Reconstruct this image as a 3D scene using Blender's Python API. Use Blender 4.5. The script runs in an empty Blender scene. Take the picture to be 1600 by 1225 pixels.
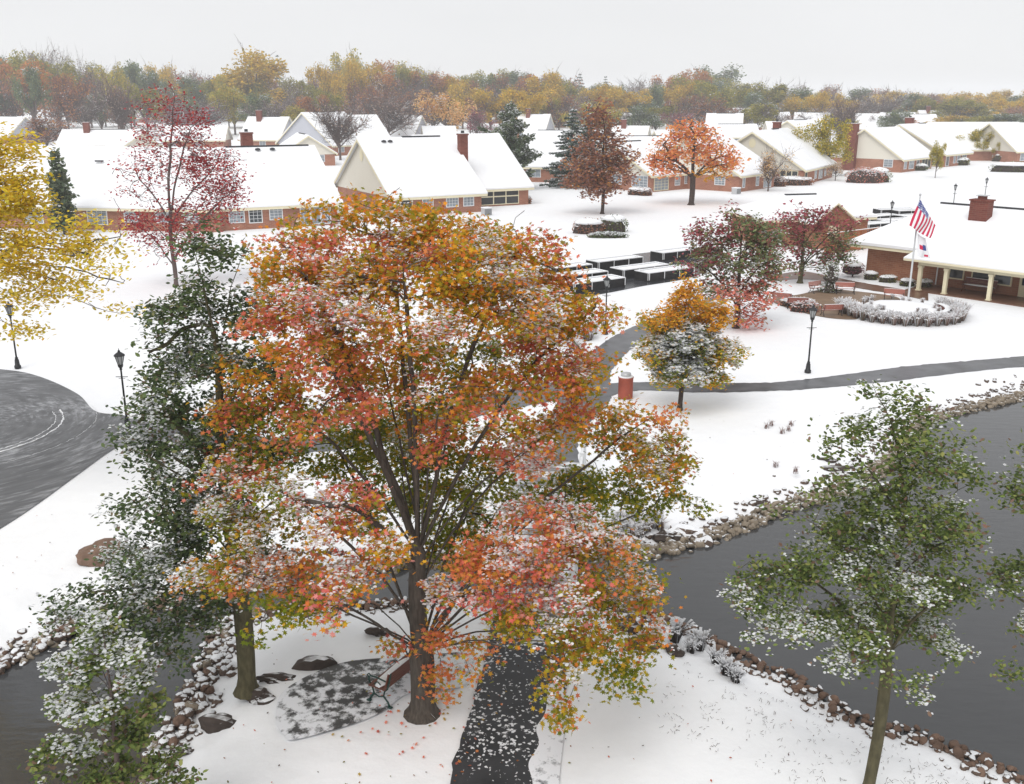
import bpy, bmesh, math, random
import numpy as np
from mathutils import Vector, Matrix
R = math.radians
rng = np.random.default_rng(7)
random.seed(7)
sc = bpy.context.scene
COL = sc.collection

# ------------------------------------------------------------------ camera, sky, sun, exposure
H = 13.0; F = 1550.0; PITCH = R(16.6)
cam_d = bpy.data.cameras.new('camera'); cam = bpy.data.objects.new('camera', cam_d); COL.objects.link(cam)
cam.location = (0, 0, H); cam.rotation_euler = (R(90) - PITCH, 0, 0)
cam_d.sensor_width = 36.0; cam_d.lens = 36.0 * F / 1600.0; cam_d.clip_start = 0.3; cam_d.clip_end = 6000
sc.camera = cam
SUN_EL, SUN_AZ = 52.0, 205.0
w = bpy.data.worlds.new('World'); sc.world = w; w.use_nodes = True
nt = w.node_tree; nt.nodes.clear()
out = nt.nodes.new('ShaderNodeOutputWorld'); mixs = nt.nodes.new('ShaderNodeMixShader')
b1 = nt.nodes.new('ShaderNodeBackground'); b2 = nt.nodes.new('ShaderNodeBackground')
sky = nt.nodes.new('ShaderNodeTexSky'); sky.sky_type = 'NISHITA'; sky.sun_disc = False
sky.sun_elevation = R(SUN_EL); sky.sun_rotation = R(SUN_AZ)
hs = nt.nodes.new('ShaderNodeHueSaturation'); hs.inputs['Saturation'].default_value = 0.15
nt.links.new(sky.outputs[0], hs.inputs['Color']); nt.links.new(hs.outputs[0], b1.inputs[0]); b1.inputs[1].default_value = 0.1
tc = nt.nodes.new('ShaderNodeTexCoord'); sx = nt.nodes.new('ShaderNodeSeparateXYZ'); rp = nt.nodes.new('ShaderNodeValToRGB')
nt.links.new(tc.outputs['Generated'], sx.inputs[0]); nt.links.new(sx.outputs[2], rp.inputs[0]); nt.links.new(rp.outputs[0], b2.inputs[0])
rp.color_ramp.elements[0].position = 0.0; rp.color_ramp.elements[0].color = (.905, .91, .92, 1)
rp.color_ramp.elements[1].position = 0.30; rp.color_ramp.elements[1].color = (.80, .81, .83, 1)
cn = nt.nodes.new('ShaderNodeTexNoise'); cn.inputs['Scale'].default_value = 2.2; cn.inputs['Detail'].default_value = 5; cm = nt.nodes.new('ShaderNodeMapping'); cm.inputs['Scale'].default_value = (1, 1, 3.5)
cr = nt.nodes.new('ShaderNodeMapRange'); cr.inputs[1].default_value = .3; cr.inputs[2].default_value = .7; cr.inputs[3].default_value = .985; cr.inputs[4].default_value = 1.045
nt.links.new(tc.outputs['Generated'], cm.inputs[0]); nt.links.new(cm.outputs[0], cn.inputs['Vector']); nt.links.new(cn.outputs[0], cr.inputs[0]); nt.links.new(cr.outputs[0], b2.inputs[1])
b2.inputs[1].default_value = 1.02; mixs.inputs[0].default_value = 0.88
nt.links.new(b1.outputs[0], mixs.inputs[1]); nt.links.new(b2.outputs[0], mixs.inputs[2]); nt.links.new(mixs.outputs[0], out.inputs[0])
sun_d = bpy.data.lights.new('sun', 'SUN'); sun_d.energy = 1.75; sun_d.angle = R(40); sun_d.color = (1, .985, .96)
sun = bpy.data.objects.new('sun', sun_d); COL.objects.link(sun)
sun.rotation_euler = (R(90 - SUN_EL), 0, R(180 - SUN_AZ)); sun.location = (0, 0, 60)
sc.view_settings.view_transform = 'Standard'; sc.view_settings.look = 'None'; sc.view_settings.exposure = 0.0; sc.view_settings.gamma = 1.0
sc.render.engine = 'CYCLES'
cy = sc.cycles
cy.max_bounces = 6; cy.diffuse_bounces = 3; cy.glossy_bounces = 3; cy.transmission_bounces = 4; cy.transparent_max_bounces = 8; cy.volume_bounces = 1
cy.use_denoising = True; cy.caustics_reflective = False; cy.caustics_refractive = False

# ------------------------------------------------------------------ pixel -> place helpers (photo pixels, 1600 wide)
def G(u, v, z=0.0):
    dx = (u - 800) / F; dy = -(v - 612.5) / F
    Y = math.cos(PITCH) + dy * math.sin(PITCH); Z = -math.sin(PITCH) + dy * math.cos(PITCH)
    t = (z - H) / Z
    return np.array([dx * t, Y * t, z])
def A(u, v, Y0):
    dx = (u - 800) / F; dy = -(v - 612.5) / F
    Y = math.cos(PITCH) + dy * math.sin(PITCH); Z = -math.sin(PITCH) + dy * math.cos(PITCH)
    t = Y0 / Y
    return np.array([dx * t, Y0, H + Z * t])
def lin(r, g, b):
    f = lambda c: ((c / 255 + .055) / 1.055) ** 2.4 if c > 10 else c / 255 / 12.92
    return (f(r), f(g), f(b))

# ------------------------------------------------------------------ materials
MATS = {}
def mat(name, col, rough=0.8, **k):
    if name in MATS: return MATS[name]
    m = bpy.data.materials.new(name); m.use_nodes = True; MATS[name] = m
    N = m.node_tree.nodes; L = m.node_tree.links; p = N['Principled BSDF']
    p.inputs['Base Color'].default_value = (*col, 1); p.inputs['Roughness'].default_value = rough
    p.inputs['Specular IOR Level'].default_value = k.get('spec', 0.3); p.inputs['Metallic'].default_value = k.get('metal', 0)
    t = N.new('ShaderNodeTexCoord'); src = t.outputs['Object']
    sc_ = k.get('nscale', 3.0); am = k.get('var', 0.0)
    last = None
    if am:
        n = N.new('ShaderNodeTexNoise'); n.inputs['Scale'].default_value = sc_; n.inputs['Detail'].default_value = 6
        if k.get('stretch'):
            mp = N.new('ShaderNodeMapping'); mp.inputs['Scale'].default_value = k['stretch']; L.new(src, mp.inputs[0]); L.new(mp.outputs[0], n.inputs['Vector'])
        else: L.new(src, n.inputs['Vector'])
        mx = N.new('ShaderNodeMix'); mx.data_type = 'RGBA'; rr = N.new('ShaderNodeMapRange')
        rr.inputs[1].default_value = .3; rr.inputs[2].default_value = .7; L.new(n.outputs[0], rr.inputs[0]); L.new(rr.outputs[0], mx.inputs[0])
        c2 = k.get('col2', tuple(c * (1 - am) for c in col))
        mx.inputs[6].default_value = (*col, 1); mx.inputs[7].default_value = (*c2, 1)
        last = mx.outputs[2]; L.new(last, p.inputs['Base Color'])
    if k.get('snow') is not None:      # snow lying on upward faces
        g = N.new('ShaderNodeNewGeometry'); s = N.new('ShaderNodeSeparateXYZ'); L.new(g.outputs['Normal'], s.inputs[0])
        n2 = N.new('ShaderNodeTexNoise'); n2.inputs['Scale'].default_value = k.get('snscale', 5); L.new(src, n2.inputs['Vector'])
        ad = N.new('ShaderNodeMath'); ad.operation = 'MULTIPLY_ADD'; ad.inputs[1].default_value = k.get('snamp', .9); L.new(n2.outputs[0], ad.inputs[0]); L.new(s.outputs[2], ad.inputs[2])
        m2 = N.new('ShaderNodeMapRange'); m2.inputs[1].default_value = k['snow']; m2.inputs[2].default_value = k['snow'] + .12; L.new(ad.outputs[0], m2.inputs[0])
        mz = N.new('ShaderNodeMix'); mz.data_type = 'RGBA'; L.new(m2.outputs[0], mz.inputs[0])
        if last: L.new(last, mz.inputs[6])
        else: mz.inputs[6].default_value = (*col, 1)
        mz.inputs[7].default_value = (.87, .88, .9, 1); L.new(mz.outputs[2], p.inputs['Base Color'])
    if k.get('bump'):
        n = N.new('ShaderNodeTexNoise'); n.inputs['Scale'].default_value = k.get('bscale', sc_ * 2); n.inputs['Detail'].default_value = 5; L.new(src, n.inputs['Vector'])
        b = N.new('ShaderNodeBump'); b.inputs['Strength'].default_value = k['bump']; b.inputs['Distance'].default_value = k.get('bdist', .05); L.new(n.outputs[0], b.inputs['Height']); L.new(b.outputs[0], p.inputs['Normal'])
    return m
def brickmat(name, c1, c2, mortar):
    m = mat(name, c1, .9); N = m.node_tree.nodes; L = m.node_tree.links; p = N['Principled BSDF']
    t = N.new('ShaderNodeTexCoord'); g = N.new('ShaderNodeNewGeometry')
    s = N.new('ShaderNodeSeparateXYZ'); L.new(t.outputs['Object'], s.inputs[0])
    ad = N.new('ShaderNodeMath'); ad.operation = 'ADD'; L.new(s.outputs[0], ad.inputs[0]); L.new(s.outputs[1], ad.inputs[1])
    cb = N.new('ShaderNodeCombineXYZ'); L.new(ad.outputs[0], cb.inputs[0]); L.new(s.outputs[2], cb.inputs[1])
    b = N.new('ShaderNodeTexBrick'); b.inputs['Scale'].default_value = 1.0; b.inputs['Brick Width'].default_value = .42; b.inputs['Row Height'].default_value = .14; b.inputs['Mortar Size'].default_value = .012
    b.inputs['Color1'].default_value = (*c1, 1); b.inputs['Color2'].default_value = (*c2, 1); b.inputs['Mortar'].default_value = (*mortar, 1)
    L.new(cb.outputs[0], b.inputs['Vector'])
    n = N.new('ShaderNodeTexNoise'); n.inputs['Scale'].default_value = .7; n.inputs['Detail'].default_value = 5; L.new(t.outputs['Object'], n.inputs['Vector'])
    mx = N.new('ShaderNodeMix'); mx.data_type = 'RGBA'; mx.blend_type = 'MULTIPLY'; mx.inputs[0].default_value = .45
    L.new(b.outputs[0], mx.inputs[6]); L.new(n.outputs[0], mx.inputs[7]); L.new(mx.outputs[2], p.inputs['Base Color'])
    return m
SNOW = mat('snow', (.91, .915, .93), .75, var=.03, nscale=1.5, bump=.6, bscale=1.6, bdist=.07, spec=.2)
ROOFSNOW = mat('roof_snow', (.90, .905, .92), .8, var=.06, nscale=.35, bump=.4, bscale=1.4, bdist=.05, spec=.1)
BRICK = brickmat('red_brick', lin(186, 126, 102), lin(168, 108, 86), lin(190, 160, 140))
BRICKD = brickmat('chimney_brick', lin(140, 78, 66), lin(120, 62, 52), lin(140, 105, 92))
BRICKT = brickmat('clubhouse_brick', lin(180, 122, 92), lin(162, 104, 78), lin(176, 140, 114))
CREAM = mat('cream_trim', lin(230, 221, 190), .6, var=.06, nscale=2)
SIDING = mat('cream_siding', lin(222, 217, 204), .7, var=.05, nscale=1.5, stretch=(1, 1, 12))
SIDEGREY = mat('grey_siding', lin(190, 192, 200), .7, var=.08, nscale=1.5, stretch=(1, 1, 12))
WHITE = mat('white_paint', (.78, .79, .8), .5, var=.04)
GLASS = mat('window_glass', (.05, .06, .07), .08, spec=.6, var=.5, nscale=.9)
GLASSL = mat('curtained_glass', (.32, .36, .40), .15, spec=.5, var=.35, nscale=1.3)
SCREEN = mat('porch_screen', (.06, .062, .065), .6, var=.3, nscale=2)
RIDGE = mat('shingle_ridge', (.05, .05, .055), .9, var=.4)
BLACK = mat('black_iron', (.018, .019, .022), .45, var=.3, spec=.5)
LAMPGLASS = mat('lamp_glass', (.45, .46, .46), .15, spec=.6, var=.15)
GREEN = mat('green_iron', lin(24, 66, 58), .4, var=.3, spec=.5)
SLAT = mat('brown_slat', lin(120, 76, 64), .6, var=.25, stretch=(3, 30, 30), nscale=2)
SLATP = mat('redwood_slat', lin(178, 112, 98), .6, var=.2, stretch=(3, 30, 30), nscale=2, snow=1.25, snamp=.5)
CAPSNOW = mat('snow_cap', (.88, .885, .9), .8, var=.03, bump=.5, bscale=6, bdist=.05, spec=.15)
BARK = mat('maple_bark', lin(92, 84, 76), .9, var=.55, nscale=6, stretch=(3, 3, .6), bump=.6, bscale=14, bdist=.03, snow=1.28, snamp=.7, snscale=2.5)
BARKG = mat('mossy_bark', lin(98, 92, 68), .9, var=.5, nscale=5, stretch=(2, 2, .7), bump=.6, bscale=14, bdist=.03, snow=1.3, snamp=.7, snscale=2.5)
BARKD = mat('dark_bark', lin(78, 66, 60), .9, var=.4, nscale=5, bump=.3, snow=1.2, snamp=.7, snscale=2.5)
BARKT = mat('twig_bark', lin(108, 94, 90), .9, var=.3, nscale=2, snow=1.1, snamp=.8, snscale=1.0)
ROCK = mat('tan_stone', lin(164, 150, 132), .85, var=.5, nscale=2.2, bump=.5, bscale=8, snow=1.22, snamp=.6, snscale=1.5)
ROCKB = mat('brown_stone', lin(138, 112, 96), .85, var=.5, nscale=2.2, bump=.5, bscale=8)
ROCKS = mat('snowy_stone', lin(120, 102, 90), .85, var=.5, nscale=2.5, bump=.5, snow=.9, snamp=.6, snscale=3)
ROCKD = mat('dark_boulder', lin(82, 72, 66), .9, var=.5, nscale=3, bump=.7, snow=1.15, snamp=.5, snscale=2)
for _m in (ROCK, ROCKB, ROCKS):   # every stone its own shade
    N = _m.node_tree.nodes; L = _m.node_tree.links; p = N['Principled BSDF']; lk = p.inputs['Base Color'].links[0].from_socket
    oi = N.new('ShaderNodeObjectInfo'); mr = N.new('ShaderNodeMapRange'); mr.inputs[3].default_value = .75; mr.inputs[4].default_value = 1.08; L.new(oi.outputs['Random'], mr.inputs[0])
    hv = N.new('ShaderNodeHueSaturation'); L.new(lk, hv.inputs['Color']); L.new(mr.outputs[0], hv.inputs['Value']); L.new(hv.outputs[0], p.inputs['Base Color'])
DECK = mat('grey_deck', lin(150, 148, 146), .7, var=.4, nscale=2, snow=1.35, snamp=.8, snscale=1.5)
FENCEW = mat('cedar_fence', lin(178, 112, 72), .8, var=.3, stretch=(14, 14, 1), nscale=1)
PLANTW = mat('dark_timber', (.035, .033, .034), .8, var=.4, nscale=3)
WETPAVE = mat('wet_tan_paving', lin(142, 118, 96), .45, var=.3, nscale=1.5, spec=.4)
PORCHF = mat('wet_brick_walk', lin(122, 88, 70), .35, var=.3, nscale=2, spec=.5)
TUB = mat('tan_bin', lin(190, 140, 90), .6, var=.2)
TERRA = mat('terracotta_bin', lin(176, 92, 74), .7, var=.2)
METAL = mat('pole_metal', (.55, .56, .57), .4, var=.1, metal=.2)
ROT = mat('leaf_litter', lin(110, 74, 52), .9, var=.3)

def leafmat(name, tr=.45, rough=.7):
    m = bpy.data.materials.new(name); m.use_nodes = True; MATS[name] = m
    N = m.node_tree.nodes; L = m.node_tree.links; p = N['Principled BSDF']; o = N['Material Output']
    a = N.new('ShaderNodeAttribute'); a.attribute_name = 'tint'
    L.new(a.outputs['Color'], p.inputs['Base Color']); p.inputs['Roughness'].default_value = rough; p.inputs['Specular IOR Level'].default_value = .2
    t = N.new('ShaderNodeBsdfTranslucent'); L.new(a.outputs['Color'], t.inputs[0]); mx = N.new('ShaderNodeMixShader'); mx.inputs[0].default_value = tr
    L.new(p.outputs[0], mx.inputs[1]); L.new(t.outputs[0], mx.inputs[2]); L.new(mx.outputs[0], o.inputs[0])
    return m
LEAF = leafmat('foliage'); 

# asphalt with patchy snow: a = asphalt colour, cover = how much snow lies on it, polar centre for ploughed streaks
def asphalt(name, col, lo, hi, scale, stretch=None, centre=None, rough=.35, fleck=0, sc=1.0):
    m = mat(name, col, rough); N = m.node_tree.nodes; L = m.node_tree.links; p = N['Principled BSDF']
    t = N.new('ShaderNodeTexCoord'); vec = t.outputs['Object']
    if centre is not None:
        s = N.new('ShaderNodeVectorMath'); s.operation = 'SUBTRACT'; s.inputs[1].default_value = (centre[0], centre[1], 0); L.new(vec, s.inputs[0])
        ln = N.new('ShaderNodeVectorMath'); ln.operation = 'LENGTH'; L.new(s.outputs[0], ln.inputs[0])
        sp = N.new('ShaderNodeSeparateXYZ'); L.new(s.outputs[0], sp.inputs[0]); at = N.new('ShaderNodeMath'); at.operation = 'ARCTAN2'; L.new(sp.outputs[1], at.inputs[0]); L.new(sp.outputs[0], at.inputs[1])
        cb = N.new('ShaderNodeCombineXYZ'); L.new(ln.outputs['Value'], cb.inputs[0])
        mm = N.new('ShaderNodeMath'); mm.operation = 'MULTIPLY'; mm.inputs[1].default_value = 2.2; L.new(at.outputs[0], mm.inputs[0]); L.new(mm.outputs[0], cb.inputs[1]); vecn = cb.outputs[0]
    else: vecn = vec
    mp = N.new('ShaderNodeMapping'); mp.inputs['Scale'].default_value = stretch or (1, 1, 1); L.new(vecn, mp.inputs[0])
    n = N.new('ShaderNodeTexNoise'); n.inputs['Scale'].default_value = scale; n.inputs['Detail'].default_value = 9; n.inputs['Roughness'].default_value = .68; L.new(mp.outputs[0], n.inputs['Vector'])
    nb = N.new('ShaderNodeTexNoise'); nb.inputs['Scale'].default_value = .35; nb.inputs['Detail'].default_value = 2; L.new(vec, nb.inputs['Vector'])
    ad = N.new('ShaderNodeMath'); ad.operation = 'MULTIPLY_ADD'; ad.inputs[1].default_value = .5; L.new(nb.outputs[0], ad.inputs[0]); L.new(n.outputs[0], ad.inputs[2])
    r = N.new('ShaderNodeMapRange'); r.inputs[1].default_value = lo + .25; r.inputs[2].default_value = hi + .25; L.new(ad.outputs[0], r.inputs[0])
    w_ = N.new('ShaderNodeTexNoise'); w_.inputs['Scale'].default_value = 1.1; w_.inputs['Detail'].default_value = 5; L.new(mp.outputs[0], w_.inputs['Vector'])
    wr = N.new('ShaderNodeMapRange'); wr.inputs[1].default_value = .35; wr.inputs[2].default_value = .65; L.new(w_.outputs[0], wr.inputs[0])
    a = N.new('ShaderNodeMix'); a.data_type = 'RGBA'; a.inputs[6].default_value = (*[c * .65 for c in col], 1); a.inputs[7].default_value = (*[c * 1.2 for c in col], 1); L.new(wr.outputs[0], a.inputs[0])
    b = N.new('ShaderNodeMix'); b.data_type = 'RGBA'; L.new(a.outputs[2], b.inputs[6]); b.inputs[7].default_value = (.8 * sc, .81 * sc, .84 * sc, 1); L.new(r.outputs[0], b.inputs[0])
    res, fac = b.outputs[2], r.outputs[0]
    if fleck:
        vo = N.new('ShaderNodeTexVoronoi'); vo.inputs['Scale'].default_value = fleck
        dn = N.new('ShaderNodeTexNoise'); dn.inputs['Scale'].default_value = fleck * 1.5; L.new(vec, dn.inputs['Vector'])
        dd = N.new('ShaderNodeMix'); dd.data_type = 'RGBA'; dd.inputs[0].default_value = .12; L.new(vec, dd.inputs[6]); L.new(dn.outputs['Color'], dd.inputs[7]); L.new(dd.outputs[2], vo.inputs['Vector'])
        sb = N.new('ShaderNodeMath'); sb.operation = 'MULTIPLY_ADD'; sb.inputs[1].default_value = -1; L.new(nb.outputs[0], sb.inputs[2]); L.new(vo.outputs['Distance'], sb.inputs[0])
        vr = N.new('ShaderNodeMapRange'); vr.inputs[1].default_value = .22; vr.inputs[2].default_value = .30; L.new(sb.outputs[0], vr.inputs[0])
        cc = N.new('ShaderNodeMix'); cc.data_type = 'RGBA'; L.new(vr.outputs[0], cc.inputs[0]); L.new(res, cc.inputs[6]); cc.inputs[7].default_value = (.74, .75, .77, 1); res = cc.outputs[2]
    L.new(res, p.inputs['Base Color'])
    rr = N.new('ShaderNodeMapRange'); rr.inputs[3].default_value = rough; rr.inputs[4].default_value = .8; L.new(fac, rr.inputs[0]); L.new(rr.outputs[0], p.inputs['Roughness'])
    return m

# ------------------------------------------------------------------ mesh helpers
def tag(o, label=None, cat=None, group=None, kind=None):
    if label: o['label'] = label
    if cat: o['category'] = cat
    if group: o['group'] = group
    if kind: o['kind'] = kind
    return o
def thing(name, label, cat, loc=(0, 0, 0), rz=0.0, group=None):
    o = bpy.data.objects.new(name, None); COL.objects.link(o); o.empty_display_size = .2
    o.location = [float(a) for a in loc]; o.rotation_euler = (0, 0, rz)
    return tag(o, label, cat, group)
def dup(o, loc=None, rz=None, label=None, parent=None, scale=None):
    c = o.copy(); COL.objects.link(c)
    if parent is not None: c.parent = parent
    if loc is not None: c.location = [float(a) for a in loc]
    if rz is not None: c.rotation_euler = (0, 0, rz)
    if scale is not None: c.scale = (scale,) * 3 if not hasattr(scale, '__len__') else scale
    if label: c['label'] = label
    for ch in list(o.children): dup(ch, parent=c)
    return c
class MB:
    def __init__(s): s.v = []; s.f = []; s.m = []
    def add(s, vs, fs, mi=0):
        b = len(s.v); s.v += [tuple(map(float, v)) for v in vs]; s.f += [tuple(b + i for i in f) for f in fs]; s.m += [mi] * len(fs); return s
    def box(s, c, d, rz=0, mi=0, M=None):
        x, y, z = [a / 2 for a in d]; P = [Vector((i * x, j * y, k * z)) for i in (-1, 1) for j in (-1, 1) for k in (-1, 1)]
        rot = M if M is not None else Matrix.Rotation(rz, 3, 'Z')
        P = [rot @ p + Vector(c) for p in P]
        return s.add(P, [(0, 1, 3, 2), (4, 6, 7, 5), (0, 4, 5, 1), (2, 3, 7, 6), (0, 2, 6, 4), (1, 5, 7, 3)], mi)
    def bx(s, x0, x1, y0, y1, z0, z1, mi=0): return s.box(((x0 + x1) / 2, (y0 + y1) / 2, (z0 + z1) / 2), (x1 - x0, y1 - y0, z1 - z0), 0, mi)
    def tube(s, pts, rad, n=8, mi=0, cap=True):
        pts = [Vector(p) for p in pts]; rings = []
        if not hasattr(rad, '__len__'): rad = [rad] * len(pts)
        base = len(s.v)
        for i, p in enumerate(pts):
            d = (pts[min(i + 1, len(pts) - 1)] - pts[max(i - 1, 0)]).normalized()
            a = d.orthogonal().normalized() if i == 0 else (a - d * a.dot(d)).normalized()
            b = d.cross(a)
            for k in range(n):
                t = 2 * math.pi * k / n; s.v.append(tuple(p + (a * math.cos(t) + b * math.sin(t)) * rad[i]))
        for i in range(len(pts) - 1):
            for k in range(n):
                q = base + i * n; s.f.append((q + k, q + (k + 1) % n, q + n + (k + 1) % n, q + n + k)); s.m.append(mi)
        if cap:
            s.f.append(tuple(base + k for k in range(n))[::-1]); s.m.append(mi)
            q = base + (len(pts) - 1) * n; s.f.append(tuple(q + k for k in range(n))); s.m.append(mi)
        return s
    def lathe(s, prof, c=(0, 0, 0), n=16, mi=0):
        return s.tube([(c[0], c[1], c[2] + z) for z, r in prof], [max(r, .001) for z, r in prof], n, mi)
    def lump(s, c, d, seed=0, mi=0, amp=.12, sub=2, flat=None):
        bm = bmesh.new(); bmesh.ops.create_icosphere(bm, subdivisions=sub, radius=1)
        rr = np.random.default_rng(seed); ks = rr.normal(size=(5, 3)) * 1.8; ph = rr.uniform(0, 6, 5)
        vs = []
        for v in bm.verts:
            p = np.array(v.co); q = 1 + amp * (sum(math.sin(ks[i] @ p + ph[i]) for i in range(5)) / 2 + .35 * sum(math.sin(3.3 * ks[i] @ p + 2 * ph[i]) for i in range(5)) / 2)
            z = p[2] * q
            if flat is not None and z < flat: z = flat
            vs.append((c[0] + p[0] * q * d[0], c[1] + p[1] * q * d[1], c[2] + z * d[2]))
        s.add(vs, [tuple(x.index for x in f.verts) for f in bm.faces], mi); bm.free(); return s
    def build(s, name, mats, parent=None, smooth=False, loc=None, link=True):
        me = bpy.data.meshes.new(name); me.from_pydata(s.v, [], s.f)
        for m in (mats if isinstance(mats, (list, tuple)) else [mats]): me.materials.append(m)
        me.polygons.foreach_set('material_index', s.m)
        if smooth: me.polygons.foreach_set('use_smooth', [True] * len(s.f))
        me.update(); o = bpy.data.objects.new(name, me)
        if link: COL.objects.link(o)
        if parent is not None: o.parent = parent
        if loc is not None: o.location = [float(a) for a in loc]
        return o
def npmesh(name, V, cnt, idx, mats, tint=None, parent=None, smooth=False, loc=None):
    me = bpy.data.meshes.new(name); V = np.asarray(V, dtype=np.float32); cnt = np.asarray(cnt, dtype=np.int32); idx = np.asarray(idx, dtype=np.int32)
    me.vertices.add(len(V)); me.vertices.foreach_set('co', V.ravel()); me.loops.add(len(idx)); me.loops.foreach_set('vertex_index', idx)
    me.polygons.add(len(cnt)); st = np.concatenate([[0], np.cumsum(cnt)[:-1]]).astype(np.int32)
    me.polygons.foreach_set('loop_start', st); me.polygons.foreach_set('loop_total', cnt)
    for m in (mats if isinstance(mats, (list, tuple)) else [mats]): me.materials.append(m)
    if smooth: me.polygons.foreach_set('use_smooth', [True] * len(cnt))
    me.update(calc_edges=True); me.validate()
    if tint is not None:
        a = me.color_attributes.new('tint', 'FLOAT_COLOR', 'POINT'); c = np.ones((len(V), 4), dtype=np.float32); c[:, :3] = tint; a.data.foreach_set('color', c.ravel())
    o = bpy.data.objects.new(name, me); COL.objects.link(o)
    if parent is not None: o.parent = parent
    if loc is not None: o.location = [float(x) for x in loc]
    return o

# ------------------------------------------------------------------ terrain and water
WL = -0.5
shore = [(1900, 545), (1750, 582), (1600, 622), (1540, 636), (1490, 648), (1447, 660), (1425, 690), (1390, 730), (1350, 758), (1316, 771), (1270, 786), (1237, 797), (1210, 807), (1158, 829), (1110, 845),
         (1068, 857), (1031, 867), (985, 871), (900, 876), (750, 882), (600, 892), (450, 899), (340, 915), (250, 950), (200, 955), (150, 968), (105, 1000), (70, 1013), (40, 1024), (0, 1048), (-60, 1075), (-200, 1130), (-500, 1200), (-900, 1400),
         (-300, 1700), (60, 1500), (130, 1400), (180, 1290), (232, 1215), (252, 1160), (280, 1110), (305, 1070), (322, 1020), (345, 980), (400, 955), (500, 947), (600, 943), (700, 932), (780, 925), (850, 932), (940, 938), (995, 952),
         (1030, 962), (1062, 976), (1100, 991), (1127, 1009), (1163, 1027), (1198, 1043), (1240, 1060), (1290, 1092), (1337, 1122), (1389, 1132), (1447, 1151), (1500, 1172), (1579, 1206), (1700, 1255), (1900, 1310), (2300, 1300), (2500, 900), (2400, 560)]
SH = np.array([G(u, v, WL)[:2] for u, v in shore])
# roughen the shoreline
def refine(P, d=1.0, amp=.15, seed=3):
    r = np.random.default_rng(seed); outp = []
    for i in range(len(P)):
        a, b = P[i], P[(i + 1) % len(P)]; n = max(1, int(np.linalg.norm(b - a) / d))
        nn = np.array([-(b - a)[1], (b - a)[0]]) / (np.linalg.norm(b - a) + 1e-9)
        for k in range(n): outp.append(a + (b - a) * k / n + nn * r.normal() * amp * (k > 0))
    return np.array(outp)
SHR = refine(SH, 1.2, .12)
def sdist(X, Y, P=SHR):
    """signed distance to the water outline, negative over water"""
    X = np.atleast_1d(np.asarray(X, float)); Y = np.atleast_1d(np.asarray(Y, float))
    best = np.full(X.shape, 1e18); ins = np.zeros(X.shape, bool); n = len(P)
    for i in range(n):
        ax, ay = P[i]; bx, by = P[(i + 1) % n]; dx, dy = bx - ax, by - ay
        t = np.clip(((X - ax) * dx + (Y - ay) * dy) / (dx * dx + dy * dy + 1e-12), 0, 1)
        best = np.minimum(best, (X - ax - t * dx) ** 2 + (Y - ay - t * dy) ** 2)
        c = ((ay > Y) != (by > Y)) & (X < (bx - ax) * (Y - ay) / (by - ay + 1e-12) + ax); ins ^= c
    return np.where(ins, -1, 1) * np.sqrt(best)
def hgt(X, Y):
    X = np.atleast_1d(np.asarray(X, float)); Y = np.atleast_1d(np.asarray(Y, float))
    d = np.full(X.shape, 50.0); m = (np.abs(X) < 60) & (Y < 80); 
    if m.any(): d[m] = sdist(X[m], Y[m])
    t = np.clip(d / 2.6, 0, 1); s = t * t * (3 - 2 * t)
    z = np.where(d < 0, WL + np.maximum(d * .5, -.9), WL * (1 - s))
    bumps = (np.sin(X * 3.1 + Y * 1.7) * np.sin(Y * 2.7 - X * 1.1) + .6 * np.sin(X * 6.3 - Y * 4.9) * np.sin(Y * 7.1 + X * 2)) * .05 * np.exp(-((d - 1.0) / 1.1) ** 2)
    und = -.02 - .02 * np.sin(X * .35 + 1.3) * np.sin(Y * .28 + X * .1)
    return z + bumps + und * np.clip(d / 3, 0, 1)
def h1(x, y): return float(hgt(x, y)[0])
def grade(a, b, step, ext, g=1.25):
    c = list(np.arange(a, b + 1e-6, step)); s = step
    while c[-1] < ext: s *= g; c.append(c[-1] + s)
    s = step
    while c[0] > -ext: s *= g; c.insert(0, c[0] - s)
    return np.array(c)
xs = grade(-22, 26, .2, 2500); ys = grade(11, 50, .2, 2500)
XX, YY = np.meshgrid(xs, ys); ZZ = hgt(XX.ravel(), YY.ravel())
V = np.stack([XX.ravel(), YY.ravel(), ZZ], 1); nx, ny = len(xs), len(ys)
i0 = (np.arange(ny - 1)[:, None] * nx + np.arange(nx - 1)[None, :]).ravel()
idx = np.stack([i0, i0 + 1, i0 + nx + 1, i0 + nx], 1).ravel()
tag(npmesh('snowy_ground', V, np.full(len(i0), 4), idx, SNOW, smooth=True), kind='structure')
wm = mat('pond_water', (.055, .056, .058), .05, spec=.5)
N = wm.node_tree.nodes; L = wm.node_tree.links; p = N['Principled BSDF']; p.inputs['IOR'].default_value = 1.52
t = N.new('ShaderNodeTexCoord'); mp = N.new('ShaderNodeMapping'); mp.inputs['Scale'].default_value = (.6, 1.6, 1); L.new(t.outputs['Object'], mp.inputs[0])
n = N.new('ShaderNodeTexNoise'); n.inputs['Scale'].default_value = 2.2; n.inputs['Detail'].default_value = 6; L.new(mp.outputs[0], n.inputs['Vector'])
b = N.new('ShaderNodeBump'); b.inputs['Strength'].default_value = .2; b.inputs['Distance'].default_value = .05; L.new(n.outputs[0], b.inputs['Height']); L.new(b.outputs[0], p.inputs['Normal'])
MB().add([(-45, 8, WL), (60, 8, WL), (60, 62, WL), (-45, 62, WL)], [(0, 1, 2, 3)]).build('pond_water', wm).__setitem__('kind', 'structure')

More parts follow.
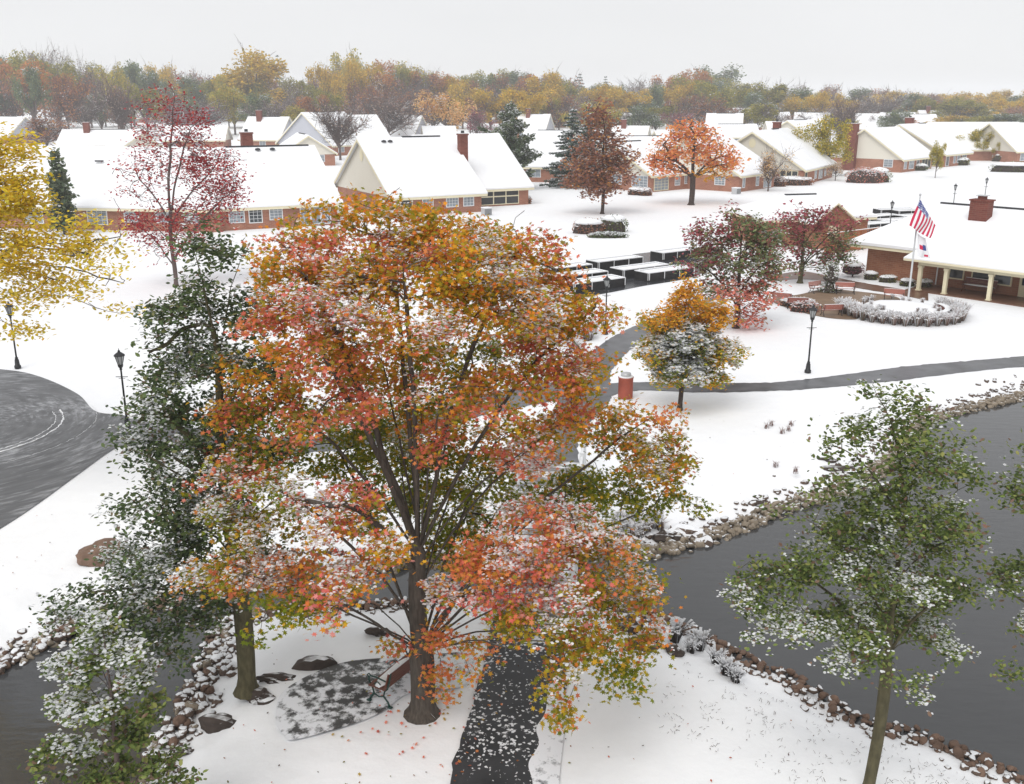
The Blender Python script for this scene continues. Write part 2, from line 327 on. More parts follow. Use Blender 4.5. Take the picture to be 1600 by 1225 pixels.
# ------------------------------------------------------------------ paths
def catmull(P, n=8):
    P = [np.array(p, float) for p in P]; P = [2 * P[0] - P[1]] + P + [2 * P[-1] - P[-2]]; o = []
    for i in range(1, len(P) - 2):
        for k in range(n):
            t = k / n; a, b, c, d = P[i - 1:i + 3]
            o.append(.5 * (2 * b + (c - a) * t + (2 * a - 5 * b + 4 * c - d) * t * t + (3 * b - a - 3 * c + d) * t ** 3))
    o.append(P[-2]); return np.array(o)
def band(name, left, right, m, dz, kind='structure', rag=.03, n=24, across=6):
    """a paved strip between two traced edges, following the ground"""
    Lp = catmull([G(*q)[:2] for q in left], n); Rp = catmull([G(*q)[:2] for q in right], n)
    def rs(P, k):
        s = np.concatenate([[0], np.cumsum(np.linalg.norm(np.diff(P, axis=0), axis=1))]); q = np.linspace(0, s[-1], k)
        return np.stack([np.interp(q, s, P[:, i]) for i in range(2)], 1)
    k = int(max(np.linalg.norm(np.diff(Lp, axis=0), axis=1).sum(), 4) / .25) + 2
    Lp = rs(Lp, k); Rp = rs(Rp, k); r = np.random.default_rng(len(name))
    Lp += r.normal(size=Lp.shape) * rag; Rp += r.normal(size=Rp.shape) * rag
    rows = []
    for j in range(across + 1): rows.append(Lp + (Rp - Lp) * j / across)
    V = np.concatenate(rows); z = hgt(V[:, 0], V[:, 1]) + dz
    z = np.maximum(z, -.03 + dz) if name != 'bank' else z
    V = np.column_stack([V, z]); i0 = (np.arange(across)[:, None] * k + np.arange(k - 1)[None, :]).ravel()
    idx = np.stack([i0, i0 + 1, i0 + k + 1, i0 + k], 1).ravel()
    return tag(npmesh(name, V, np.full(len(i0), 4), idx, m, smooth=True), kind=kind)
def patch(name, pts, m, z, rag=.04):
    Q = [G(*q)[:2] for q in pts]; n_ = len(Q); C_ = catmull([Q[-2], Q[-1]] + Q + [Q[0], Q[1]], 10); P = refine(C_[20:20 + 10 * n_], .5, rag, len(name))
    bm = bmesh.new(); vs = [bm.verts.new((x, y, z)) for x, y in P]; f = bm.faces.new(vs); bmesh.ops.triangulate(bm, faces=[f])
    me = bpy.data.meshes.new(name); bm.normal_update()
    if sum(f.normal.z for f in bm.faces) < 0: bmesh.ops.reverse_faces(bm, faces=bm.faces)
    bm.to_mesh(me); bm.free(); me.materials.append(m); o = bpy.data.objects.new(name, me); COL.objects.link(o)
    return tag(o, kind='structure')
cw = G(-75, 672)
AS_NEAR = asphalt('flecked_path', (.035, .036, .039), .64, .70, 3.0, fleck=10, rough=.5)
AS_WALK = asphalt('wet_walk', (.105, .107, .115), .72, .80, 1.2, rough=.3)
AS_DRIVE = asphalt('ploughed_drive', (.105, .106, .11), .50, .72, 2.0, stretch=(2.4, 1.7, 1), centre=cw, rough=.4, sc=.5)
AS_PLAZA = asphalt('wet_plaza', (.05, .052, .058), .72, .8, 1.0, rough=.25)
AS_PAD = asphalt('bench_pad', (.085, .083, .08), .41, .53, 3.6, rough=.8)
band('foreground_path', [(690, 1330), (703, 1225), (712, 1180), (735, 1110), (752, 1050), (762, 1000), (770, 965)], [(872, 1330), (866, 1225), (872, 1160), (880, 1100), (884, 1050), (880, 1000), (878, 965)], AS_NEAR, .035, rag=.025)
band('walkway_to_bridge', [(800, 740), (830, 690), (862, 650), (880, 615), (930, 545), (1000, 505), (1060, 480), (1120, 462)], [(905, 742), (905, 690), (925, 655), (955, 620), (958, 575), (1015, 525), (1090, 488), (1135, 470)], AS_WALK, .018)
band('walkway_right', [(935, 600), (1000, 597), (1100, 599), (1200, 598), (1280, 590), (1400, 574), (1500, 565), (1600, 556), (1750, 540)], [(935, 622), (1000, 610), (1100, 613), (1200, 611), (1280, 606), (1400, 594), (1500, 582), (1600, 572), (1750, 556)], AS_WALK, .024)
band('walkway_left', [(180, 650), (300, 668), (400, 682), (520, 680), (640, 655), (760, 615), (930, 586)], [(180, 690), (300, 700), (400, 708), (520, 704), (640, 682), (760, 648), (950, 610)], AS_WALK, .021)
patch('driveway', [(-900, 540), (-400, 560), (-150, 566), (0, 577), (60, 588), (120, 615), (150, 643), (200, 652), (215, 690), (180, 700), (120, 742), (60, 786), (0, 826), (-200, 950), (-900, 1000)], AS_DRIVE, .012)
for r_, wd in ((0, .055), (.3, .03), (2.6, .045), (2.95, .025), (-1.3, .015)):          # ploughed snow ridges left on the drive
    rad = np.linalg.norm(G(97, 660)[:2] - cw[:2]) - r_
    mb = MB(); pr = []; 
    for a in np.arange(-100, 40, 1.5):
        q = cw[:2] + rad * np.array([math.cos(R(a)), math.sin(R(a))]) + rng.normal(size=2) * .02; pr.append((q[0], q[1], .004 + .012 * random.random()))
    mb.tube(pr, [wd * (.25 + .55 * random.random()) for _ in pr], 5); o = mb.build('snow_ridge', CAPSNOW, smooth=True); tag(o, kind='structure')
patch('path_edge_snow', [(838, 1290), (832, 1225), (826, 1195), (842, 1165), (838, 1140), (852, 1115), (858, 1075), (876, 1070), (884, 1100), (880, 1160), (874, 1225), (880, 1290)], asphalt('slushy_edge', (.05, .05, .054), .30, .47, 4.0, rough=.6), .043, .05)
patch('bench_paving', [(446, 1152), (434, 1138), (431, 1115), (440, 1085), (480, 1058), (540, 1036), (620, 1028), (700, 1022), (740, 1020), (735, 1050), (720, 1075), (640, 1085), (600, 1112), (560, 1130), (500, 1148), (455, 1158)], AS_PAD, .03, .03)
patch('planter_plaza', [(790, 432), (850, 418), (900, 412), (1000, 396), (1120, 385), (1120, 400), (1090, 430), (1000, 448), (930, 461), (880, 466), (800, 455)], AS_PLAZA, .012)
patch('brick_patio', [(1205, 468), (1250, 460), (1290, 452), (1345, 456), (1400, 464), (1405, 475), (1385, 482), (1345, 492), (1335, 499), (1290, 496), (1240, 484)], WETPAVE, .014)
band('clubhouse_walk', [(1200, 432), (1250, 424), (1290, 430), (1340, 440), (1400, 450), (1450, 458)], [(1200, 440), (1250, 436), (1290, 440), (1340, 450), (1400, 460), (1450, 470)], PORCHF, .02)
patch('rear_plaza', [(1345, 345), (1370, 335), (1400, 326), (1440, 328), (1470, 340), (1400, 370), (1350, 362)], AS_PLAZA, .012)

# ------------------------------------------------------------------ trees
LEAFSHAPE = {
    'maple': np.array([(0, -1), (.22, -.35), (.95, -.45), (.5, .05), (.75, .65), (.2, .45), (0, 1.05), (-.2, .45), (-.75, .65), (-.5, .05), (-.95, -.45), (-.22, -.35)]) * .62,
    'oval': np.array([(0, -1), (.5, -.5), (.55, .2), (0, 1), (-.55, .2), (-.5, -.5)]) * .6,
    'quad': np.array([(0, -1), (.6, 0), (0, 1), (-.6, 0)]) * .7,
    'strip': np.array([(-.12, -1), (.12, -1), (.1, 1), (-.1, 1)]) * .8,
    'blob': np.array([(0, -.8), (.75, -.45), (.8, .3), (.2, .85), (-.6, .7), (-.85, -.1)]) * .6,
}
def mkleaves(C, size, tint, shape='oval', up=.6, fold=.25, r=rng, hang=0):
    n = len(C); T = LEAFSHAPE[shape]; k = len(T)
    nrm = r.normal(size=(n, 3)); nrm[:, 2] = np.abs(nrm[:, 2]) + up * 2; nrm /= np.linalg.norm(nrm, axis=1)[:, None]
    a = r.normal(size=(n, 3)); a -= nrm * (a * nrm).sum(1)[:, None]; a /= np.linalg.norm(a, axis=1)[:, None]; b = np.cross(nrm, a)
    s = (size * r.uniform(.7, 1.3, n))[:, None, None]
    V = C[:, None, :] + s * (T[None, :, 0:1] * b[:, None, :] + T[None, :, 1:2] * a[:, None, :] - fold * (T[None, :, 0:1] ** 2 + .5 * T[None, :, 1:2] ** 2) * nrm[:, None, :])
    return V.reshape(-1, 3), np.full(n, k), np.arange(n * k), np.repeat(tint, k, axis=0)
def cat(*parts):
    V, c, i, t = [], [], [], []; off = 0
    for a, b_, c_, d in parts: V.append(a); c.append(b_); i.append(c_ + off); t.append(d); off += len(a)
    return np.concatenate(V), np.concatenate(c), np.concatenate(i), np.concatenate(t)
def pal(cols, wts, n, jit=.18, r=rng):
    c = np.array(cols)[r.choice(len(cols), n, p=np.array(wts) / sum(wts))]; return np.clip(c * r.uniform(1 - jit, 1 + jit, (n, 1)) * r.uniform(.94, 1.06, (n, 3)), 0, 1)
def vnoise(P, s, seed=0):
    r = np.random.default_rng(seed); ks = r.normal(size=(7, 3)) * s; ph = r.uniform(0, 6.28, 7)
    return np.sin(P @ ks.T + ph).sum(1) / 7 * 1.6
def grow(seeds, att, step, infl, kill, iters, grav=0.0):
    """space colonisation: seeds = list of polylines (first is the trunk) joined at their first points"""
    nodes = []; par = []
    for pl, pidx in seeds:
        prev = pidx
        if callable(prev): prev = prev(nodes)
        for q in pl: nodes.append(q); par.append(prev if prev is not None else -1); prev = len(nodes) - 1
    nodes = [np.array(q, float) for q in nodes]
    P = np.array(nodes); par = list(par); alive = np.ones(len(att), bool)
    near = np.full(len(att), 1e9); ni = np.zeros(len(att), int)
    def upd(a0):
        Q = P[a0:]
        for s in range(0, len(att), 4000):
            d = np.linalg.norm(att[s:s + 4000, None, :] - Q[None], axis=2); j = d.argmin(1); dm = d[np.arange(len(j)), j]
            m = dm < near[s:s + 4000]; near[s:s + 4000][m] = dm[m]; ni[s:s + 4000][m] = j[m] + a0
    upd(0)
    for it in range(iters):
        alive &= near > kill; m = alive & (near < infl)
        if not m.any(): break
        ids = ni[m]; D = att[m] - P[ids]; D /= np.linalg.norm(D, axis=1)[:, None]
        u, inv = np.unique(ids, return_inverse=True); S = np.zeros((len(u), 3)); np.add.at(S, inv, D)
        S /= np.linalg.norm(S, axis=1)[:, None] + 1e-9
        pd = np.array([P[i] - P[par[i]] if par[i] >= 0 else (0, 0, 1) for i in u]); pd /= np.linalg.norm(pd, axis=1)[:, None] + 1e-9
        S = S + .35 * pd + rng.normal(size=S.shape) * .12; S[:, 2] -= grav; S /= np.linalg.norm(S, axis=1)[:, None]
        a0 = len(P); P = np.concatenate([P, P[u] + S * step]); par += list(map(int, u)); upd(a0)
    return P, np.array(par)
def skin(P, par, rtip, power, rmax, sides=(12, 6, 3), flare=1.0):
    n = len(P); w_ = np.zeros(n); ch = [[] for _ in range(n)]
    for i, p_ in enumerate(par):
        if p_ >= 0: ch[p_].append(i)
    order = list(range(n)); depth = np.zeros(n, int)
    for i in range(n):
        if par[i] >= 0: depth[i] = depth[par[i]] + 1
    for i in sorted(order, key=lambda q: -depth[q]):
        if not ch[i]: w_[i] = 1
        if par[i] >= 0: w_[par[i]] += w_[i]
    rad = rtip * w_ ** power; rad = rad * min(1, rmax / rad.max()) if rad.max() > rmax else rad * (1 + (rmax / rad.max() - 1) * (rad / rad.max()))
    rad = np.maximum(rad, rtip)
    mb = MB(); done = np.zeros(n, bool)
    starts = [i for i in range(n) if par[i] < 0]
    stack = [(s, None) for s in starts]
    while stack:
        s, pr = stack.pop(); chain = [] if pr is None else [pr]; i = s
        while True:
            chain.append(i)
            if not ch[i]: break
            c = max(ch[i], key=lambda q: w_[q])
            for o in ch[i]:
                if o != c: stack.append((o, i))
            i = c
        if len(chain) < 2: continue
        rr = [rad[c] for c in chain]
        if pr is not None: rr[0] = min(rad[pr], rad[chain[1]] * 1.15)
        else: rr[0] *= flare * 1.25; 
        if pr is None and len(rr) > 2: rr[1] *= (1 + flare * 1.0) / 2 * 1.02
        k = sides[0] if max(rr) > .05 else sides[1] if max(rr) > .02 else sides[2]
        mb.tube([P[c] for c in chain], rr, k, cap=False)
    return mb, w_, rad
def bez(a, c, d, n):
    t = np.linspace(0, 1, n)[:, None]; return (1 - t) ** 2 * a + 2 * t * (1 - t) * c + t * t * d
GAIN = {'alder': 2.1, 'alderlight': 1.5, 'spruce': 1.6, 'pine': 1.6, 'green': 2.2, 'olive': 1.9, 'orangegreen': 1.55, 'yellow': 1.35, 'crimson': 1.05, 'darkgreen': 2.1, 'roundtree': 1.9, 'crab': 1.7, 'crabred': 1.5, 'red': 1.3, 'redpink': 1.35, 'orange': 1.3, 'gold': 1.35, 'orangetree': 1.1, 'farorange': .9, 'fargold': 1.15, 'farolive': 1.25, 'brown': 1.2}
PAL = {
    'farthin': ([lin(128, 112, 108), lin(140, 124, 112)], [1, 1]),
    'orangegreen': ([lin(198, 134, 42), lin(178, 138, 36), lin(146, 130, 34), lin(200, 112, 52), lin(112, 114, 32)], [3, 3, 3, 1.5, 2]),
    'orange': ([lin(208, 134, 72), lin(204, 120, 84), lin(188, 140, 56), lin(140, 126, 48)], [4, 3, 2, 1.5]),
    'red': ([lin(200, 108, 88), lin(212, 134, 114), lin(204, 128, 76), lin(178, 92, 76), lin(166, 136, 62), lin(128, 118, 48)], [3.5, 3, 2.5, 2, 2.4, 1.6]),
    'redpink': ([lin(208, 112, 102), lin(224, 150, 140), lin(194, 92, 84), lin(206, 132, 90), lin(150, 124, 60)], [3.5, 3, 2, 1.6, 1.2]),
    'green': ([lin(92, 98, 20), lin(118, 108, 22), lin(74, 84, 20), lin(150, 118, 28)], [4, 3, 3, 1]),
    'olive': ([lin(120, 112, 28), lin(146, 118, 32), lin(92, 96, 26), lin(180, 110, 44), lin(160, 88, 60)], [4, 3, 3, 1.2, .8]),
    'alder': ([lin(64, 76, 48), lin(80, 92, 58), lin(52, 62, 42), lin(96, 98, 64), lin(98, 84, 70)], [4, 3, 3, 1, .7]),
    'alderlight': ([lin(108, 120, 66), lin(88, 102, 52), lin(128, 132, 76), lin(68, 80, 44), lin(112, 90, 76)], [4, 3, 2, 3, .8]),
    'yellow': ([lin(222, 196, 60), lin(208, 184, 56), lin(230, 206, 84), lin(176, 164, 62), lin(212, 174, 60)], [4, 3, 2, 2, 1]),
    'crimson': ([lin(160, 50, 54), lin(180, 74, 74), lin(134, 42, 48), lin(192, 98, 82)], [4, 3, 2, 1.5]),
    'roundtree': ([lin(210, 152, 44), lin(136, 132, 42), lin(96, 106, 38), lin(182, 142, 46)], [2, 3, 2.5, 2.5]),
    'gold': ([lin(214, 158, 52), lin(200, 144, 44), lin(156, 136, 46)], [4, 3, 2]),
    'darkgreen': ([lin(70, 80, 36), lin(92, 96, 40), lin(56, 66, 34)], [3, 2, 2]),
    'crab': ([lin(104, 112, 74), lin(84, 94, 62), lin(132, 72, 76), lin(122, 112, 80)], [4, 3, 2, 2]),
    'crabred': ([lin(140, 64, 74), lin(162, 90, 96), lin(108, 98, 72), lin(124, 76, 74)], [4, 2, 2, 2]),
    'pinkish': ([lin(196, 122, 106), lin(176, 104, 92), lin(150, 122, 96)], [3, 2, 2]),
    'orangetree': ([lin(230, 154, 92), lin(222, 134, 92), lin(228, 168, 84)], [3, 2, 2]),
    'brown': ([lin(146, 104, 88), lin(164, 112, 78), lin(124, 90, 80), lin(178, 128, 72)], [3, 2, 2, 1]),
    'yg': ([lin(152, 142, 58), lin(174, 152, 56), lin(128, 126, 60)], [3, 2, 2]),
    'farolive': ([lin(140, 136, 62), lin(164, 150, 58), lin(118, 120, 62)], [3, 2, 2]),
    'fargold': ([lin(190, 160, 60), lin(206, 172, 56), lin(166, 146, 66)], [3, 2, 2]),
    'fargreen': ([lin(100, 112, 84), lin(118, 122, 80), lin(86, 98, 76)], [3, 2, 2]),
    'farorange': ([lin(196, 136, 72), lin(182, 120, 70)], [3, 2]),
    'tan': ([lin(196, 160, 108), lin(178, 138, 84), lin(206, 176, 132)], [3, 2, 2]),
    'maroon': ([lin(128, 74, 84), lin(142, 88, 98), lin(108, 62, 70)], [3, 2, 2]),
    'spruce': ([lin(70, 84, 72), lin(86, 98, 88), lin(56, 70, 58)], [3, 2, 2]),
    'pine': ([lin(84, 94, 72), lin(70, 82, 62), lin(104, 110, 86)], [3, 2, 2]),
}
WHITEC = np.array((.93, .935, .95))
for _k, (_c, _w) in PAL.items():      # sunless albedo of the leaves
    PAL[_k] = ([tuple(x * min(GAIN.get(_k, 1.45), .78 / max(c)) for x in c) for c in _c], _w)
def tree(name, label, base, blobs, dens, nleaf, lsize, shape, bark, rmax, step=.22, rtip=.006, trunk_top=None, limb_lo=.22, power=.46,
         clr=.26, group=None, cat_='tree', iters=70, infl=3.0, limb_sep=0, lowskip=0, mixpal=None, gapf=1.5, gapt=-2, bare=.05, snowk=2, vase=False, snow_grain=2.2, up=.6, lean=(0, 0), snsize=1.0, mids=True, flare=1.3, limb_blobs=None):
    """blobs: (world centre, (rx,ry,rz), palette, snow 0..1, weight)."""
    base = np.array(base, float); root = thing(name, label, cat_, base, 0, group)
    att = []; ab = []
    for bi, (c, r3, pl, sn, wt) in enumerate(blobs):
        n = max(3, int(dens * wt * (r3[0] * r3[1] * r3[2]) ** .667 * 4.2)); q = rng.normal(size=(n, 3)); q /= np.linalg.norm(q, axis=1)[:, None]
        q *= rng.uniform(.15, 1, (n, 1)) ** .45; att.append(np.array(c) + q * np.array(r3)); ab += [bi] * n
    att = np.concatenate(att) - base; ab = np.array(ab)
    keep = (att[:, 2] + base[2] > .35) & (vnoise(att, gapf, 21) > gapt); att = att[keep]; ab = ab[keep]
    cen = att.mean(0); po = rng.uniform(size=len(att)) < .10; att[po] += (att[po] - cen) * rng.uniform(.05, .16, (po.sum(), 1))
    zt = att[:, 2].max() if trunk_top is None else trunk_top
    cxy = np.array([lean[0], lean[1]])
    nt_ = 16; tr = np.array([[cxy[0] * t ** 1.3 + .05 * math.sin(t * 7) * zt / 8, cxy[1] * t ** 1.3 + .05 * math.cos(t * 6) * zt / 8, t * zt * .8 - (.06 if t == 0 else 0)] for t in np.concatenate([[0, .15 / zt, .4 / zt], np.linspace(.9 / zt, 1, nt_ - 3)])])
    seeds = [(list(tr), None)]
    chosen = []
    for bl_ in sorted(blobs, key=lambda q: -np.linalg.norm(np.array(q[0]) - base)):
        if all(np.linalg.norm(np.array(bl_[0]) - np.array(o[0])) > limb_sep for o in chosen): chosen.append(bl_)
    for (c, r3, pl, sn, wt) in chosen:
        c = np.array(c) - base
        dist = np.linalg.norm(c[:2] - cxy * .5)
        if dist < .45 * max(r3[0], .4) and c[2] > .6 * zt: continue
        if c[2] < lowskip and dist < 2.4: continue
        hz_ = np.clip(c[2] - dist * 1.15, limb_lo * zt, .75 * zt); k = int(np.clip(np.abs(tr[:, 2] - hz_).argmin(), 3, nt_ - 2))
        a = tr[k]; ctl = a * .45 + c * .55; ctl[:2] = a[:2] + (c[:2] - a[:2]) * .42; ctl[2] = max(a[2], min(c[2], a[2] + (c[2] - a[2]) * .65)) + .12 * dist
        if vase: ctl = np.array([a[0] + (c[0] - a[0]) * .42, a[1] + (c[1] - a[1]) * .42, a[2] + max(c[2] - a[2], 0) * .55 + .10 * dist])
        seg = bez(a, ctl, c, max(4, int(np.linalg.norm(c - a) / (step * 1.6))))[1:]
        seg += np.cumsum(rng.normal(size=seg.shape) * step * .10, axis=0)
        seeds.append((list(seg), k))
    P, par = grow(seeds, att, step, infl, step * 1.1, iters)
    mb, w_, rad = skin(P, par, rtip, power, rmax, flare=flare)
    mb.build('trunk', bark, root, smooth=True)
    # foliage clusters at the attractors
    if nleaf > 0:
        nl = rng.poisson(nleaf, len(att)); nl[rng.uniform(size=len(att)) < bare] = 0
        C = np.repeat(att, nl, axis=0); B = np.repeat(ab, nl); off = rng.normal(size=C.shape) * np.array([clr, clr, clr * .55]); C = C + off
        tints = np.zeros((len(C), 3)); snp = np.zeros(len(C))
        nz = vnoise(C, .9, 11)
        for bi, (c, r3, pl, sn, wt) in enumerate(blobs):
            m = B == bi
            if not m.any(): continue
            if mixpal and pl in (RD, RP): pl = (pl, mixpal)
            if isinstance(pl, tuple):
                p0 = pal(*PAL[pl[0]], m.sum()); p1 = pal(*PAL[pl[1]], m.sum()); sel = (nz[m] + rng.normal(size=m.sum()) * .25 > (.08 if mixpal and pl[1] == mixpal else 0))[:, None]; tints[m] = np.where(sel, p0, p1)
            else: tints[m] = pal(*PAL[pl], m.sum())
            snp[m] = sn
        parts = [mkleaves(C, lsize, tints, shape, up=up)]
        clump = vnoise(C, snow_grain, 5) + .35 * off[:, 2] / clr
        ms = (clump > 1.22 - 1.7 * snp) & (rng.uniform(size=len(C)) < .45 + .5 * snp) & (snp > 0.01)
        if ms.any():
            S = np.repeat(C[ms], snowk, 0); S = S + np.array([0, 0, lsize * .25]) + rng.normal(size=S.shape) * lsize * np.array([.45, .45, .15]); parts.append(mkleaves(S, lsize * snsize * .55, np.tile(WHITEC, (len(S), 1)) * rng.uniform(.95, 1, (len(S), 1)), 'blob', up=1.6, fold=.5))
        V_, c_, i_, t_ = cat(*parts); npmesh('foliage', V_, c_, i_, LEAF, t_, root)
    return root
def pxblobs(Y0, lst):
    """(u, v, dY, rx, ry, rz, palette, snow, weight) in photo pixels and metres"""
    return [(A(u, v, Y0 + dy), (rx, ry, rz), pl, sn, wt) for u, v, dy, rx, ry, rz, pl, sn, wt in lst]

OG, RD, RP, GR, OL = 'orangegreen', 'red', 'redpink', 'green', 'olive'
mb_ = G(660, 1116)
maple = pxblobs(mb_[1], [
    (600, 345, 1.2, 1.5, 1.5, .45, OG, .35, 1), (500, 360, .9, .8, 1.1, .5, ('orange', OG), .3, 1), (700, 370, .8, 1.2, 1.2, .5, OG, .35, 1), (590, 400, 0, 1.9, 1.5, .55, (OG, RD), .45, 1),
    (640, 440, -1.0, 1.4, 1.1, .5, RP, .75, 1.1), (740, 420, -.5, 1.1, 1.2, .5, RD, .6, 1), (820, 400, .2, .7, .9, .5, RD, .45, 1), (870, 430, .3, .5, .6, .3, 'orange', .4, .9), (470, 430, .2, 1.0, 1.2, .5, OG, .35, 1),
    (545, 470, -1.0, 1.2, 1.1, .5, RP, .7, 1.1), (440, 500, 0, .7, 1.0, .5, (OG, RD), .3, 1), (680, 510, -1.4, 1.2, 1.0, .5, RP, .75, 1.1), (790, 480, -.6, 1.1, 1.1, .55, RD, .6, 1), (870, 490, 0, .8, 1.0, .5, RD, .5, 1),
    (925, 490, .3, .45, .6, .25, RP, .5, .9), (500, 550, -.8, 1.1, 1.2, .55, (RD, OG), .4, .9), (410, 580, .2, .9, 1.2, .6, (RD, OG), .15, .9), (600, 560, 1.6, 1.6, 1.6, .8, OG, .2, .8), (740, 570, 1.6, 1.6, 1.6, .8, GR, .2, .8),
    (850, 560, .2, 1.0, 1.2, .55, (OG, RD), .4, 1), (905, 590, .4, .5, .9, .4, OG, .3, 1), (430, 660, -.2, 1.0, 1.2, .6, (GR, RD), .25, .9), (370, 640, .3, .5, .8, .4, RD, .15, .8), (540, 640, -1.2, .9, 1.0, .5, RD, .25, .6),
    (520, 700, 2.8, 1.4, 1.4, .8, GR, .4, .9), (650, 680, 3.2, 1.6, 1.4, .9, GR, .3, .9), (780, 690, 3.0, 1.4, 1.4, .8, OG, .3, .9), (700, 610, -1.2, .9, .9, .4, RD, .4, .6), (800, 620, -.9, .9, 1.0, .5, RD, .4, .8), (880, 650, .6, .9, 1.0, .5, (OG, RD), .25, .8),
    (640, 780, 3.6, 1.4, 1.2, .8, GR, .4, .8), (780, 790, 3.4, 1.4, 1.2, .8, GR, .35, 1), (880, 780, 2.6, 1.1, 1.2, .7, GR, .35, 1), (960, 700, 1.2, .9, 1.1, .45, (OG, OL), .35, 1), (1035, 720, 1.4, .6, .9, .4, (OG, OL), .3, 1),
    (960, 645, 1.2, .6, .7, .3, OG, .3, .9), (1030, 660, 1.5, .35, .5, .2, 'orange', .2, .8), (960, 770, 1.6, .9, 1.1, .5, GR, .3, 1), (1020, 790, 1.5, .6, .8, .45, GR, .35, 1), (820, 710, -.6, .7, .8, .35, RD, .5, .6),
    (860, 810, -1.2, .9, .9, .4, (RD, 'orange'), .65, 1.1), (930, 850, -1.0, .8, .9, .45, (OL, 'orange'), .5, 1.1), (800, 860, -2.0, .8, .8, .4, ('orange', RP), .65, 1.1), (750, 880, -2.2, .5, .7, .4, ('orange', RD), .6, 1), (1000, 880, -.2, .6, .8, .4, GR, .4, 1),
    (880, 900, -2.2, .9, .8, .4, (RP, OL), .6, 1.1), (960, 930, -1.2, .8, .8, .4, (OL, 'orange'), .4, 1), (840, 960, -2.6, .8, .7, .4, OL, .5, 1), (760, 930, -2.8, .6, .6, .4, RP, .65, 1), (920, 1000, -2.2, .7, .7, .4, OL, .3, 1),
    (1010, 960, -.6, .4, .6, .35, 'orange', .3, 1), (960, 1060, -2.0, .4, .5, .4, GR, .2, 1), (1000, 1010, -1.2, .35, .4, .3, OL, .2, .9), (860, 1040, -2.8, .55, .5, .4, OL, .55, 1), (880, 1110, -2.9, .25, .3, .3, OL, .3, 1), (800, 1010, -2.4, .35, .5, .35, 'green', .4, .8),
    (390, 730, -.2, .7, 1.0, .45, (GR, RD), .4, 1), (470, 760, -1.0, .8, .9, .4, (RD, GR), .5, .9), (360, 800, -.4, .4, .8, .35, ('orange', GR), .6, 1), (430, 830, -.8, .8, .9, .4, (GR, OL), .6, 1), (540, 790, -1.8, .6, .8, .4, RP, .5, .8),
    (500, 850, -2.0, .7, .8, .35, RD, .5, .9), (350, 890, -1.0, .6, .8, .35, ('orange', OL), .85, 1.1), (420, 900, -1.4, .9, .9, .35, (OL, 'orange'), .6, 1), (510, 920, -2.2, .7, .8, .35, RP, .6, 1), (440, 955, -2.0, .7, .7, .3, GR, .35, 1), (560, 900, -2.3, .5, .6, .3, RD, .45, .9),
    (610, 840, -2.0, .4, .5, .3, RP, .4, .8), (690, 770, -1.5, .3, .4, .25, RD, .4, .7), (700, 930, -1.6, .35, .4, .3, RP, .5, .8), (672, 985, -.8, .38, .3, .4, ('orange', RD), .2, .6), (676, 1050, -.5, .2, .2, .35, ('orange', RD), .12, .4), (690, 1085, -.4, .2, .2, .2, 'orange', .1, .35),
    (612, 1015, -.3, .2, .2, .1, 'red', .1, .2), (760, 1085, -1.3, .3, .3, .25, RD, .25, .7), (740, 1010, -1.3, .4, .4, .25, ('orange', OG), .25, .7), (310, 905, -1.0, .3, .5, .2, RP, .8, .9),
    (620, 720, 1.4, 1.0, 1.0, .6, (GR, OG), .25, .8), (720, 750, 1.6, 1.0, 1.0, .6, (GR, OG), .25, .85), (560, 800, 1.0, .9, .9, .5, GR, .3, .8), (720, 850, 1.6, .9, .9, .5, (GR, OG), .3, .8), (650, 640, .6, 1.1, 1.0, .5, (OG, RD), .2, .8), (600, 880, 1.2, .8, .8, .4, GR, .3, .7), (690, 690, -.6, .6, .6, .4, (RD, OG), .3, .5)])
tree('maple_tree', 'large spreading maple in red, orange and green leaves dusted with snow beside the path', mb_, maple, 12.5, 60, .09, 'maple', BARK, .27, step=.24, rtip=.0065, limb_lo=.3, clr=.19, flare=1.35, up=.35, snsize=1.15, limb_sep=1.45, mixpal='orangegreen', vase=True, infl=5, trunk_top=5.2, snow_grain=2.1, gapt=-.34, bare=.18, lowskip=3.3, snowk=3)

